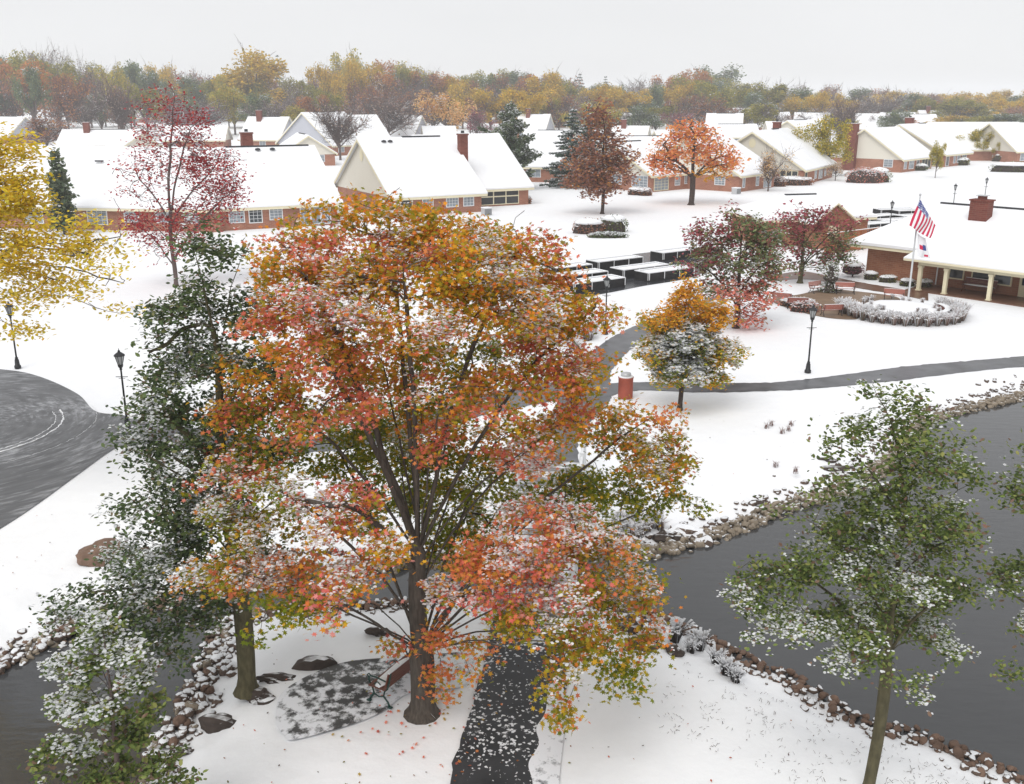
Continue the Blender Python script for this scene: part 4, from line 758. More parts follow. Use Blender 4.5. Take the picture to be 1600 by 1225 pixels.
def aircon(label, u, v, rz):
    r = thing('air_conditioner', label, 'air conditioner', G(u, v), R(rz)); MB().bx(-.45, .45, -.45, .45, 0, .8).build('casing', METAL, r)
    m = MB()
    for i in range(6): m.bx(-.46, .46, -.475, -.452, .1 + i * .11, .14 + i * .11)
    m.build('grille', RIDGE, r); MB().bx(-.47, .47, -.47, .47, .801, .9).build('snow_cap', CAPSNOW, r)
aircon('white air conditioning unit at the brick corner right of the orange tree', 1150, 303, 40); aircon('grey air conditioning unit beside the big chimney house corner', 760, 336, 30)
# second and third rows: (u, v of the near eave corner, turn, length, depth, ridge, siding, chimney?, label)
rows = [
    (523, 238, 110, 14, 10, 6.2, SIDING, 0, 'cream gabled house end between the left house and the big chimney house'),
    (375, 216, -14, 11, 12, 8.2, SIDEGREY, 1, 'white roofed house with brick chimney just behind the left house ridge'),
    (520, 226, 50, 12, 20, 9.8, SIDEGREY, 0, 'broad steep white roof behind the bare tree left of centre'),
    (562, 222, 40, 9, 14, 9.0, SIDING, 0, 'white roof right of the bare tree behind the cream gable'),
    (598, 213, -22, 9, 11, 8.3, SIDEGREY, 0, 'grey gabled house in front of the round tan tree'),
    (665, 216, 10, 8, 10, 5.8, SIDING, 0, 'low white roof between grey gabled house and tall brick chimney'),
    (-40, 210, -25, 14, 12, 7.8, SIDEGREY, 0, 'house with grey gable rising above the yellow tree at far left'),
    (90, 226, 3, 18, 10, 6.0, SIDING, 1, 'snowy roof with red brick chimney behind the small pine at left'),
    (170, 227, -40, 6, 9, 5.4, SIDING, 0, 'small cream gable behind the crimson tree'),
    (255, 218, 5, 15, 10, 6.2, SIDING, 0, 'flat looking snowy roof behind the crimson tree crown'),
    (838, 190, 8, 13, 10, 8.4, SIDING, 0, 'hazy white roof highest between the pine and the spruce'),
    (805, 203, -20, 10, 10, 7.8, SIDEGREY, 1, 'grey gabled house seen between the pine and the spruce'),
    (815, 232, -10, 10, 12, 6.4, SIDING, 0, 'low cream gabled white roof between pine and spruce'),
    (785, 258, -15, 9, 12, 6.2, SIDING, 0, 'cream walled house glimpsed low between pine and spruce'),
    (945, 199, -20, 13, 10, 7.8, SIDEGREY, 0, 'grey gabled house right of the brown tree top'),
    (955, 215, -15, 9, 9, 5.8, SIDING, 1, 'low cream gabled house behind brown tree with brick chimney'),
    (955, 243, 8, 14, 12, 6.1, SIDING, 0, 'broad white roof just right of the brown tree'),
    (1040, 232, 12, 14, 12, 6.3, SIDING, 0, 'white roof directly behind the flame orange tree'),
    (1103, 203, -15, 11, 10, 8.0, SIDING, 0, 'cream gabled white roofed house above the orange tree at right'),
    (1165, 197, 40, 11, 12, 9.2, SIDING, 0, 'white roof rising behind the cream gable above orange tree'),
    (1197, 194, 10, 11, 9, 7.4, SIDING, 0, 'hazy snowy roof right of the rising white roof'),
    (1108, 213, 5, 14, 8, 6.0, SIDING, 0, 'low snowy roof with dark pipe behind the orange tree'),
    (1240, 200, -20, 11, 10, 8.0, SIDEGREY, 0, 'grey gabled house left of the bare grey tree at right'),
    (1285, 228, 50, 12, 17, 8.2, SIDING, 0, 'cream sided house next door to the round vent gable'),
    (1203, 207, 0, 15, 9, 6.0, SIDING, 0, 'low snowy roof running behind the brick chimney at right'),
    (1340, 200, -10, 9, 10, 7.6, SIDING, 0, 'snowy roof behind the small orange tree at right'),
    (1378, 195, -12, 12, 10, 7.4, SIDEGREY, 0, 'grey gabled snowy roof left of the little spruce'),
    (1428, 197, 5, 10, 10, 7.0, SIDING, 0, 'snowy roof just right of the little spruce'),
    (1443, 192, 8, 12, 9, 7.8, SIDING, 1, 'hazy snowy roof with chimney in the far right row'),
    (1490, 190, 5, 13, 10, 8.4, SIDING, 0, 'hazy long snowy roof behind the bare trees at far right'),
    (1537, 190, 4, 10, 10, 7.4, SIDING, 0, 'hazy snowy roof left of the snow specked tree at the right edge'),
    (120, 180, 5, 13, 12, 7.6, SIDING, 0, 'faint snowy roof deep in the far left trees'),
    (185, 184, 6, 16, 12, 7.6, SIDEGREY, 0, 'faint snowy roof behind the crimson tree top'),
    (345, 182, 10, 16, 12, 8.0, SIDING, 0, 'faint snowy roof under the bright yellow far tree'),
    (765, 185, 10, 11, 12, 7.2, SIDING, 0, 'faint snowy roof above the pine at centre'),
    (1052, 184, 8, 9, 10, 7.4, SIDING, 0, 'faint snowy roof below the snowy far oak')]
for u, v, th, Lh, Wh, rz_, sd, chm, lab in rows:
    rz_ -= .5; h = house_at(lab, u, v, th, 2.5, 'house'); gable(h, 0, Lh, 0, Wh, 2.5, rz_, siding=sd, ov=.5)
    if chm: chimney(h, Lh * .3, Wh * .42, rz_ * .6, rz_ + 1.6, 1.3, 1.1)
    if Lh > 9: MB().bx(Lh * .25, Lh * .8, Wh / 2 - .16, Wh / 2 + .16, rz_ + .1, rz_ + .26).build('ridge_cap', RIDGE, h)
    for a in (1.5, Lh * .5): window(h, 'f', a, a + 1.8, .7, 2.1, 2, 2)
    window(h, 'g', 2, 4, .7, 2.1, 2, 2)

# ------------------------------------------------------------------ clubhouse with porch, garage, fence
cp = np.array([26.69, 74.32, 0]); thc = R(-48)
h = thing('clubhouse', 'low tan brick clubhouse with cream columned porch, big chimney block and broad snowy roof', 'building', (cp[0], cp[1], 0), thc)
LC, WC, EZ, RZ = 30.0, 13.0, 2.45, 4.95
hip(h, 0, LC, 0, WC, EZ, RZ, ov=1.1, brick=BRICKT, hx=(True, False), hipx=3.2)
PX0, PY = 5.4, -2.85
m = MB(); m.add([(PX0 - .9, PY - .5, EZ - .16), (LC + 1.1, PY - .5, EZ - .16), (LC + 1.1, 1.6, EZ + 1.12), (PX0 + 2.6, 1.6, EZ + 1.12), (PX0 - .9, -1.25, EZ + .26)], [(0, 1, 2, 3, 4)])
m.add([(PX0 - .9, PY - .5, EZ - .36), (LC + 1.1, PY - .5, EZ - .36), (LC + 1.1, PY - .5, EZ - .16), (PX0 - .9, PY - .5, EZ - .16), (PX0 - .9, -1.25, EZ + .26), (PX0 - .9, -1.25, EZ - .36)], [(0, 1, 2, 3), (0, 3, 4, 5)]); m.build('porch_roof', ROOFSNOW, h)
MB().bx(PX0, LC, PY - .06, PY + .10, EZ - .64, EZ - .365).bx(PX0, PX0 + .14, PY + .10, -.02, EZ - .64, EZ - .365).bx(PX0, LC, PY + .10, -.02, EZ - .42, EZ - .38).build('porch_beam', CREAM, h)
MB().bx(PX0 - .88, LC + 1.1, PY - .52, PY - .505, EZ - .38, EZ - .24).build('gutter', CREAM, h)
for x in (.17, 2.0, 5.0, 8.0, 11.0, 14.0, 17.0, 20.0):
    x += PX0; col = MB().bx(x - .12, x + .12, PY - .1, PY + .14, .12, EZ - .65).bx(x - .17, x + .17, PY - .15, PY + .19, 0.0, .119).bx(x - .16, x + .16, PY - .14, PY + .18, EZ - .8, EZ - .66).build('column', CREAM, h)
MB().bx(PX0 - .6, LC, PY - .25, -.005, -.06, .05).build('porch_floor', PORCHF, h)
for a, b in ((.9, 2.0), (2.5, 3.8), (3.95, 5.25)): window(h, 'f', PX0 + a, PX0 + b, .65, 1.95, 1, 1, fr=CREAM, gl=GLASS)
for a in (7.6, 9.2, 10.8, 12.8, 14.4, 16.0): window(h, 'f', PX0 + a, PX0 + a + 1.45, .6, 1.95, 1, 1, fr=CREAM, gl=GLASS)
dr = MB().bx(PX0 + 5.75, PX0 + 6.95, -.08, -.005, .06, 2.05).build('door', CREAM, h); MB().bx(PX0 + 5.93, PX0 + 6.77, -.11, -.082, .85, 1.36).bx(PX0 + 5.93, PX0 + 6.77, -.11, -.082, 1.42, 1.95).build('pane', GLASS, dr); MB().bx(PX0 + 6.8, PX0 + 6.86, -.15, -.085, .95, 1.15).build('handle', BLACK, dr)
ch = MB().bx(5.4, 6.7, 4.0, 4.95, 3.4, 5.75).bx(5.32, 6.78, 3.92, 5.03, 5.752, 5.85).build('chimney', BRICKD, h); MB().bx(5.8, 6.3, 4.25, 4.7, 5.855, 6.1).build('flue_stack', BRICKD, ch); MB().bx(5.68, 6.42, 4.13, 4.82, 6.11, 6.15).build('flue_cap', METAL, ch)
MB().tube([(PX0 + .1, -.1, 2.1), (PX0 + .1, -.14, .1)], .05, 6).build('downpipe', WHITE, h)
# garage building with cross gable
gp = (22.9, 89.6); h = thing('garage', 'small tan brick outbuilding with hipped snowy roof and front gable behind the red topped crabapple', 'outbuilding', (gp[0], gp[1], 0), R(14))
hip(h, 0, 10.2, 0, 7, 2.4, 4.0, ov=.6, brick=BRICKT, hx=(True, True))
MB().bx(3.2, 7.2, -2.4, -.01, -.3, 2.4).build('porch_wall', BRICKT, h)
MB().add([(3.2, -2.42, 2.4), (7.2, -2.42, 2.4), (5.2, -2.42, 3.85)], [(0, 1, 2)]).build('gable_wall', BRICKT, h)
m = MB(); slab(m, (2.8, 3, 2.2), (2.8, -2.9, 2.2), (5.2, -2.9, 4.05), (5.2, 3, 4.05), .12, 0, 1); slab(m, (7.6, -2.9, 2.2), (7.6, 3, 2.2), (5.2, 3, 4.05), (5.2, -2.9, 4.05), .12, 0, 1); m.build('gable_roof', [ROOFSNOW, CREAM], h)
MB().bx(4.7, 5.7, -2.47, -2.422, .1, 2.0).build('door', CREAM, h)
# fence
fa, fb = G(1300, 405), G(1352, 425)
def fence(a, b, label, hh=1.7):
    a = np.array(a); b = np.array(b); r = thing('cedar_fence', label, 'fence', (a[0], a[1], 0), math.atan2(b[1] - a[1], b[0] - a[0])); Lf = np.linalg.norm((b - a)[:2]); m = MB(); k = int(Lf / .16)
    for i in range(k): m.bx(i * .16, i * .16 + .145, 0, .03, .05, hh - .35)
    m.build('board_panel', FENCEW, r); m = MB(); 
    for i in range(int(Lf / .3)): m.bx(i * .3, i * .3 + .05, -.01, .04, hh - .34, hh)
    m.bx(0, Lf, -.02, .05, hh, hh + .08); m.build('lattice_top', FENCEW, r); MB().bx(0, Lf, -.03, .06, hh + .081, hh + .13).build('snow_cap', CAPSNOW, r)
    for i in range(int(Lf / 2.4) + 1): MB().bx(i * 2.4 - .06, i * 2.4 + .06, .04, .15, 0, hh + .15).build('post', FENCEW, r)
fence(G(1290, 398), G(1375, 386), 'cedar fence with lattice top running behind the clubhouse corner')

# ------------------------------------------------------------------ street lamps
def lamp(label, p, hh=3.25, first=[None]):
    if first[0] is not None:
        return dup(first[0], p, 0, label)
    r = thing('street_lamp', label, 'street lamp', p, 0, 'black post lanterns along the walks'); first[0] = r
    MB().lathe([(0, .16), (.12, .16), (.16, .12), (.42, .1), (.5, .065), (.52, .085), (.56, .06)], n=12).build('base', BLACK, r, True)
    MB().lathe([(.5, .045), (hh - .72, .035), (hh - .70, .055), (hh - .66, .055), (hh - .64, .035)], n=10).build('pole', BLACK, r, True)
    MB().tube([(-.24, 0, hh - 1.0), (.24, 0, hh - 1.0)], .016, 6).tube([(-.13, 0, hh - 1.06), (.13, 0, hh - 1.06)], .012, 6).build('crossbar', BLACK, r)
    L_ = MB().lathe([(hh - .64, .05), (hh - .58, .10), (hh - .50, .115), (hh - .48, .09)], n=8).lathe([(hh - .13, .23), (hh - .10, .22), (hh - .02, .12), (hh + .03, .05), (hh + .07, .055), (hh + .10, .02), (hh + .17, .01)], n=8)
    for k in range(8):
        t = k * math.pi / 4; L_.tube([(.095 * math.cos(t), .095 * math.sin(t), hh - .49), (.19 * math.cos(t), .19 * math.sin(t), hh - .13)], .012, 4)
    lo = L_.build('lantern', BLACK, r); MB().lathe([(hh - .48, .085), (hh - .14, .175)], n=8).build('glass', LAMPGLASS, lo)
    return r
lamp('black lantern post beside the snowy driveway, left of the dark alder', G(200, 672))
lamp('black lantern post under the yellow tree by the curved driveway edge', G(28, 575))
lamp('black lantern post in front of the raised planters', G(946, 522))
lamp('black lantern post on the white lawn before the patio benches', G(1262, 582))
lamp('black lantern post beside the rear planters, seen behind the clubhouse roof edge', G(1389, 368))
lamp('black lantern post seen just left of the clubhouse chimney', G(1488, 333))
lamp('distant black lantern post rising behind the clubhouse chimney', G(1537, 320))
lamp('dark lantern post half hidden in the maple branches', G(775, 660))

# ------------------------------------------------------------------ benches
def bench(name, label, p, rz, iron, slat, group, w_=1.55):
    r = thing(name, label, 'bench', p, rz, group)
    for s in (-1, 1):
        x = s * (w_ / 2 - .08); m = MB()
        m.tube([(x, -.30, .0), (x, -.26, .10), (x, -.16, .24), (x, -.20, .38), (x, -.24, .44)], [.03, .022, .022, .022, .02], 6)
        m.tube([(x, .26, .0), (x, .22, .12), (x, .10, .24), (x, .14, .38), (x, .22, .46), (x, .28, .68), (x, .33, .88)], [.03, .022, .022, .022, .022, .02, .018], 6)
        m.tube([(x, -.16, .24), (x, -.03, .19), (x, .10, .24)], .018, 6); m.tube([(x, -.24, .43), (x, 0, .40), (x, .2, .43)], .022, 6)
        m.tube([(x, -.24, .43), (x, -.30, .56), (x, -.25, .66), (x, -.05, .66), (x, .26, .62)], .02, 6)
        m.tube([(x, -.29, .60), (x, -.33, .66), (x, -.28, .70), (x, -.24, .66)], .016, 6)
        m.tube([(x, -.1, .41), (x, -.13, .5), (x, -.05, .56), (x, .03, .5)], .013, 6)
        m.box((x, -.31, .015), (.07, .10, .03)); m.box((x, .27, .015), (.07, .10, .03)); m.build('side_frame', iron, r, True)
    m = MB(); 
    for i in range(5): m.box((0, -.22 + i * .095, .455), (w_, .075, .025))
    m.build('seat', slat, r); m = MB()
    for i in range(5): t = i / 4; m.box((0, .215 + .085 * t, .55 + .31 * t), (w_, .022, .068), M=Matrix.Rotation(R(-14), 3, 'X'))
    m.build('backrest', slat, r); MB().lump((0, -.03, .47), (w_ / 2 - .06, .19, .07), 3, amp=.1, flat=0).build('snow_cushion', CAPSNOW, r, True); MB().box((0, .315, .905), (w_ - .04, .035, .03)).build('snow_cap', CAPSNOW, r)
    return r
ba, bb = G(590, 1106, .0), G(655, 1052, 0)
bd = bb - ba; bench('garden_bench', 'brown slatted bench with green iron arms beside the maple trunk', ((ba + bb) / 2 + np.array([0, 0, .03])), math.atan2(bd[1], bd[0]) + math.pi, GREEN, SLAT, None)
b0 = bench('patio_bench', 'redwood bench left of the snowy urn, turned towards the patio', G(1276, 457), R(35), BLACK, SLATP, 'redwood benches round the patio'); b0.scale = (.84, .84, .84)
for u, v, rz, lab in ((1320, 459, -8, 'redwood bench right of the snowy urn at the back of patio'), (1396, 470, -20, 'redwood bench at the right end of the patio near the flagpole'), (1299, 493, 188, 'redwood bench seen from behind, between lamp post and planter ring'), (1245, 482, 170, 'redwood bench seen from behind, left of the lamp post'),
                      (1222, 474, 150, 'redwood bench half hidden by pinkish crabapple boughs')): dup(b0, G(u, v), R(rz), lab, scale=.84)
pb = lambda x, y: tuple(np.array(cp) + np.array([x * math.cos(thc) - y * math.sin(thc), x * math.sin(thc) + y * math.cos(thc), .06]))
b1_ = bench('porch_bench', 'long wooden bench against the clubhouse porch windows', pb(PX0 + 3.4, -.7), thc, SLAT, SLAT, 'wooden seats on the porch', 2.2)
dup(b1_, pb(PX0 + 8.4, -.8), None, 'wooden porch seat nearest the door at right', scale=.85); dup(b1_, pb(PX0 + 10.9, -.8), None, 'wooden porch seat at the right edge of the photo', scale=.85)
def bin_(name, label, p, m, r_=.28, hh=.95, cap=True):
    r = thing(name, label, 'litter bin', p); MB().lathe([(0, r_ * .96), (.03, r_), (hh * .9, r_), (hh * .92, r_ * 1.06), (hh * .97, r_ * 1.06)], n=20).build('body', m, r, True)
    MB().lathe([(hh * .97, r_ * 1.0), (hh * 1.0, r_ * .98), (hh * 1.02, r_ * .6)], n=20).build('rim_snow', CAPSNOW, r, True); MB().lathe([(hh * 1.0, r_ * .7), (hh * 1.14, r_ * .68), (hh * 1.16, r_ * .2)], n=20).build('lid', METAL, r, True)
bin_('litter_bin', 'terracotta round bin with snowy rim at the walkway junction', G(977, 621), TERRA, .33, 1.0)
bin_('litter_bin', 'tan bin beside the clubhouse porch column', pb(PX0 + 7.1, -1.4), TUB, .3, .95)

# ------------------------------------------------------------------ raised planters
def planter(label, p, rz, Lp=4.6, Wp=1.5, hh=.62, first=[None], sc_=None):
    if first[0] is not None: return dup(first[0], p, rz, label, scale=sc_)
    r = thing('raised_planter', label, 'raised planter', p, rz, 'raised planter beds on the plazas'); first[0] = r
    t = .09; m = MB().bx(0, Lp, 0, t, 0, hh).bx(0, Lp, Wp - t, Wp, 0, hh).bx(0, t, t, Wp - t, 0, hh).bx(Lp - t, Lp, t, Wp - t, 0, hh)
    for i in range(4): x = Lp * i / 3; m.bx(max(0, x - .05) + .002, min(Lp, x + .05) - .002, -.05, -.001, 0, hh); m.bx(max(0, x - .05) + .002, min(Lp, x + .05) - .002, Wp + .001, Wp + .05, 0, hh)
    m.build('timber_wall', PLANTW, r)
    MB().bx(t, Lp - t, t, Wp - t, 0, hh - .02).build('soil_snow', SNOW, r)
    MB().bx(-.03, Lp + .03, -.03, t + .03, hh + .001, hh + .06).bx(-.03, Lp + .03, Wp - t - .03, Wp + .03, hh + .001, hh + .06).bx(-.03, t + .03, t + .031, Wp - t - .031, hh + .001, hh + .06).bx(Lp - t - .03, Lp + .03, t + .031, Wp - t - .031, hh + .001, hh + .06).build('rim_snow', CAPSNOW, r)
    m = MB()
    for i in range(4): x = Lp * i / 3; m.bx(x - .025 + (.03 if i == 0 else -.03 if i == 3 else 0), x + .025 + (.03 if i == 0 else -.03 if i == 3 else 0), -.085, -.052, .12, hh)
    m.bx(-.03, -.002, .02, .06, .1, hh); m.build('snow_drip', CAPSNOW, r)
    return r
A0 = math.atan2(*(G(995, 447) - G(895, 460))[[1, 0]])
for u, v, lab in ((897, 459, 'raised snowy planter nearest the lamp post, closest of the left group'), (872, 448, 'raised snowy planter second from the front of the left group'), (850, 436, 'raised snowy planter nearest the maple branches at the back left'),
                  (935, 423, 'raised snowy planter at the back beyond the lamp post'), (974, 436, 'raised snowy planter in the middle of the right group'), (1013, 441, 'raised snowy planter at the front right beside the crabapple'), (1036, 408, 'raised snowy planter furthest right at the plaza edge')):
    p = G(u, v); planter(lab, (p[0], p[1], .012), A0 + R(2))
for u, v, rz, lab in ((1358, 350, 30, 'rear raised planter nearest the outbuilding corner'), (1376, 338, 12, 'rear raised planter furthest back behind the clubhouse'), (1383, 356, 20, 'rear raised planter in front beside the lamp post'), (1412, 349, 22, 'rear raised planter nearest the flag'), (1356, 362, 25, 'rear raised planter tucked beside the fence'), (1404, 340, 15, 'rear raised planter at the back right')):
    p = G(u, v); planter(lab, (p[0], p[1], .012), R(rz), sc_=(1.0, 1.1, 1.1))

# ------------------------------------------------------------------ flagpole and flags
fp = np.array(G(1418, 477)); r = thing('flagpole', 'tall silver flagpole standing in the snowy planter ring', 'flagpole', fp)
MB().lathe([(0, .11), (.1, .11), (.12, .07), (7.0, .04)], n=12).build('pole', METAL, r, True); MB().lump((0, 0, 7.07), (.08, .08, .08), 1, amp=0).build('finial', METAL, r, True)
FR, FW, FB = mat('flag_red', lin(196, 40, 78), .8), mat('flag_white', (.8, .8, .82), .8), mat('flag_blue', lin(62, 74, 140), .8)
def flag(name, label, corners, colf, wave=.10):
    """corners: hoist top, hoist bottom, fly top, fly bottom (world)"""
    a, b_, c, d = [np.array(q) for q in corners]; o0 = a.copy(); nx_, nz_ = 50, 39; V = []; F_ = []; M_ = []
    for i in range(nx_ + 1):
        for j in range(nz_ + 1):
            s_, t = i / nx_, j / nz_; q = (a * (1 - t) + b_ * t) * (1 - s_) + (c * (1 - t) + d * t) * s_ - o0
            q = q + np.array([.10 * math.sin(math.pi * s_) * math.sin(math.pi * t), wave * math.sin(9 * t + 3 * s_) * (.3 + s_), -.06 * math.sin(math.pi * t)]); V.append(tuple(q))
    for i in range(nx_):
        for j in range(nz_): k = i * (nz_ + 1) + j; F_.append((k, k + nz_ + 1, k + nz_ + 2, k + 1)); M_.append(colf((i + .5) / nx_, (j + .5) / nz_))
    m = MB(); m.v = V; m.f = F_; m.m = M_; o = m.build(name, [FW, FR, FB], None, True, o0); tag(o, label, 'flag'); md = o.modifiers.new('th', 'SOLIDIFY'); md.thickness = .01; return o
def usf(s_, t):
    if s_ < .26 and t < 7 / 13:      # canton partly folded under
        gx, gz = (s_ / .4 * 11) % 1, (t * 13 / 7 * 9) % 1; k = int(s_ / .4 * 11) + int(t * 13 / 7 * 9)
        return 0 if (k % 2 == 0 and .2 < gx < .8 and .2 < gz < .8) else 2
    return 1 if int(t * 13) % 2 == 0 else 0
FY = fp[1]
flag('national_flag', 'striped red and white national flag with blue canton hanging from the pole', (A(1438, 311, FY - .06), A(1462, 352, FY + .25), A(1421, 352, FY - .5), A(1453, 372, FY - .25)), usf)
flag('white_flag', 'small white flag with blue and red emblem below the national flag', (A(1434, 364, FY - .06), A(1446, 372, FY), A(1434, 400, FY - .3), A(1453, 403, FY - .1)), lambda s_, t: 2 if (.4 < s_ < .66 and .35 < t < .75) else (1 if (.45 < s_ < .66 and .12 <= t < .35) or (.84 < s_ < .95 and .55 < t < .85) else 0), .05)
# planter ring
def arcband(c, r0, r1, a0, a1, z0, z1, n=40):
    V = []; F_ = []
    for i in range(n + 1):
        t = a0 + (a1 - a0) * i / n
        for rr in (r0, r1):
            for z in (z0, z1): V.append((c[0] + rr * math.cos(t), c[1] + rr * math.sin(t), z))
    for i in range(n):
        a = i * 4; b_ = a + 4; F_ += [(a, a + 1, b_ + 1, b_), (a + 2, b_ + 2, b_ + 3, a + 3), (a + 1, a + 3, b_ + 3, b_ + 1), (a, b_, b_ + 2, a + 2)]
    F_ += [(0, 2, 3, 1), (n * 4, n * 4 + 1, n * 4 + 3, n * 4 + 2)]; return V, F_
rc = G(1408, 490); ring = thing('planter_ring', 'curved brick flower bed filled with snow around the flagpole', 'flower bed', rc)
Rr = 2.75
V_, F_ = arcband((0, 0), Rr - .25, Rr, R(-200), R(20), -.1, .5); MB().add(V_, F_).build('brick_wall', BRICKD, ring)
V_, F_ = arcband((0, 0), Rr - .28, Rr + .04, R(-200), R(20), .502, .56); MB().add(V_, F_).build('snow_cap', CAPSNOW, ring)
MB().lump((0, 0, .25), (Rr - .25, Rr - .25, .42), 4, amp=.02, flat=-.5).build('snow_bed', SNOW, ring, True)

# ------------------------------------------------------------------ shrubs and small plants
def shrub(name, label, p, d, palette='darkgreen', snow=.55, n=900, ls=.09, cat_='shrub', shape='oval', capm=True, group=None, seed=None, stem=False):
    r = thing(name, label, cat_, p, 0, group); q = rng.normal(size=(n, 3)); q /= np.linalg.norm(q, axis=1)[:, None]; q *= rng.uniform(.75, 1.03, (n, 1)); q[:, 2] = np.where(q[:, 2] < -.5, -.5, q[:, 2])
    C = q * np.array(d) + np.array([0, 0, d[2] * .5 + (.35 if stem else 0)]); t = pal(*PAL[palette], n); parts = [mkleaves(C, ls, t, shape, up=.2)]
    ms = (q[:, 2] > .15) & (rng.uniform(size=n) < snow)
    if ms.any(): S = C[ms] + np.array([0, 0, ls * .4]); parts.append(mkleaves(S, ls * 1.3, np.tile(WHITEC, (len(S), 1)), 'blob', up=1.4, fold=.4))
    V_, c_, i_, t_ = cat(*parts); npmesh('foliage', V_, c_, i_, LEAF, t_, r)
    MB().lump((0, 0, d[2] * .45 + (.35 if stem else 0)), (d[0] * .8, d[1] * .8, d[2] * .8), 5, amp=.2).build('branches', BARKD, r, True)
    if stem: MB().tube([(0, 0, -.05), (0, 0, .5)], .06, 6).build('stem', BARKD, r)
    if capm: MB().lump((0, 0, d[2] * 1.05 + (.35 if stem else 0)), (d[0] * .85, d[1] * .85, d[2] * .42), int(n + p[0] * 7), amp=.14, flat=-.3).build('snow_cap', CAPSNOW, r, True)
    return r
for u, v, d, pl, sn, cp_, lab in (
    (920, 364, (1.7, 1.3, 1.0), 'brown', .6, True, 'loose twiggy shrub with snow at left of the clipped pair'), (957, 362, (1.6, 1.2, 1.15), 'darkgreen', .3, True, 'square clipped dark shrub with flat snow top below the brown tree'), (950, 371, (2.0, .7, .35), 'alder', .9, False, 'low snow covered ground plant in front of the clipped shrubs'),
    (1352, 285, (3.2, 2.4, 1.6), 'pinkish', .45, False, 'pinkish red bush on the lawn left of a dark hedge'), (1372, 284, (2.2, 1.6, 1.5), 'darkgreen', .2, True, 'dark hedge clump hidden behind the pinkish red bush'), (1590, 268, (5.2, 2.6, 1.2), 'darkgreen', .1, True, 'wide clipped green hedge at the far right edge'), (1578, 252, (4, 2.2, 1.2), 'darkgreen', .3, True, 'snow topped hedge behind the wide right edge hedge'),
    (393, 355, (1.2, 1.0, .5), 'brown', .5, True, 'flat topped snowy shrub in front of the left house windows'), (350, 352, (1.2, 1.0, .5), 'brown', .6, True, 'low snowy shrub behind crimson tree trunk'), (210, 352, (3.0, 1.4, .8), 'alder', .8, True, 'spreading snowy juniper below the far left house'), (712, 330, (1.7, 1.5, 1.5), 'alder', .95, False, 'round shrub thick with snow before the big chimney house'),
    (820, 318, (.9, .8, .75), 'brown', .5, True, 'small brown shrub at the screened porch corner'), (995, 304, (1.3, 1, .7), 'brown', .8, True, 'snowy shrub under the glazed house window'), (1008, 305, (1.0, .9, .7), 'brown', .8, True, 'second snowy shrub under the glazed house window'), (1240, 289, (3.2, 1.2, .9), 'brown', .7, True, 'long clipped snowy hedge below the porch of round vent house'),
    (1217, 291, (1.1, 1.0, 1.0), 'brown', .7, False, 'upright snowy shrub at the brick house corner'), (1434, 266, (1.8, 1.4, .9), 'alder', .7, True, 'round snowy shrub by the outside chimney house'), (1378, 266, (4, 1.6, .6), 'darkgreen', .5, True, 'low snow covered hedge along the outside chimney house'), (1355, 262, (1.0, 1.0, 3.2), 'alder', .95, False, 'slim snow coated upright shrub left of the outside chimney'),
    (1470, 257, (3.4, 1.4, .9), 'brown', .6, True, 'snowy hedge before the middle right house'), (1500, 258, (2.0, 1.2, 1.1), 'darkgreen', .4, True, 'rounded snow capped bush at the middle right house corner')):
    p = G(u, v); shrub('shrub', lab, (p[0], p[1], 0), d, pl, sn, 700 if d[0] < 3 else 1300, .16, capm=cp_)
for u, v, d, pl, lab in ((1361, 436, (.55, .5, .42), 'darkgreen', 'snow topped shrub by the clubhouse corner'), (1387, 440, (.7, .55, .35), 'darkgreen', 'flat snow topped shrub below the blank clubhouse wall'), (1418, 446, (.6, .5, .36), 'darkgreen', 'snow topped shrub just left of the first porch column'), (1444, 449, (.6, .5, .42), 'darkgreen', 'dark green shrub behind the first porch column')):
    shrub('shrub', lab, G(u, v), d, pl, .3, 500, .07)
shrub('barberry_shrub', 'maroon vase shaped shrub with snow cap left of the clubhouse corner', G(1332, 432), (.85, .8, .55), 'maroon', .2, 600, .09, stem=True)
shrub('shrub', 'snowy reddish brown shrub behind patio benches at left', G(1258, 486), (1.0, .7, .45), 'pinkish', .8, 500, .09, capm=False)
shrub('shrub', 'snow covered shrub under the left lamp lit bench back', G(1246, 477), (1.2, .8, .35), 'brown', .9, 500, .09, capm=True)
# urn with topiary
r = thing('topiary_urn', 'dark topiary fountain dusted with snow between two redwood benches', 'topiary', G(1296, 456)); MB().lathe([(0, .5), (.1, .55), (.3, .3), (.7, .25), (.9, .5), (1.0, .5), (1.1, .2), (1.8, .18)], n=12).build('urn', ROCKD, r, True)
q = rng.normal(size=(900, 3)); q /= np.linalg.norm(q, axis=1)[:, None]; C = np.concatenate([q[:500] * np.array([.9, .8, .35]) + np.array([0, 0, .3]), q[500:] * np.array([.5, .5, .85]) + np.array([0, 0, 1.3])]); tt = pal(*PAL['alder'], 900); tt[rng.uniform(size=900) < .4] = WHITEC
V_, c_, i_, t_ = mkleaves(C, .1, tt, 'oval'); npmesh('foliage', V_, c_, i_, LEAF, t_, r)
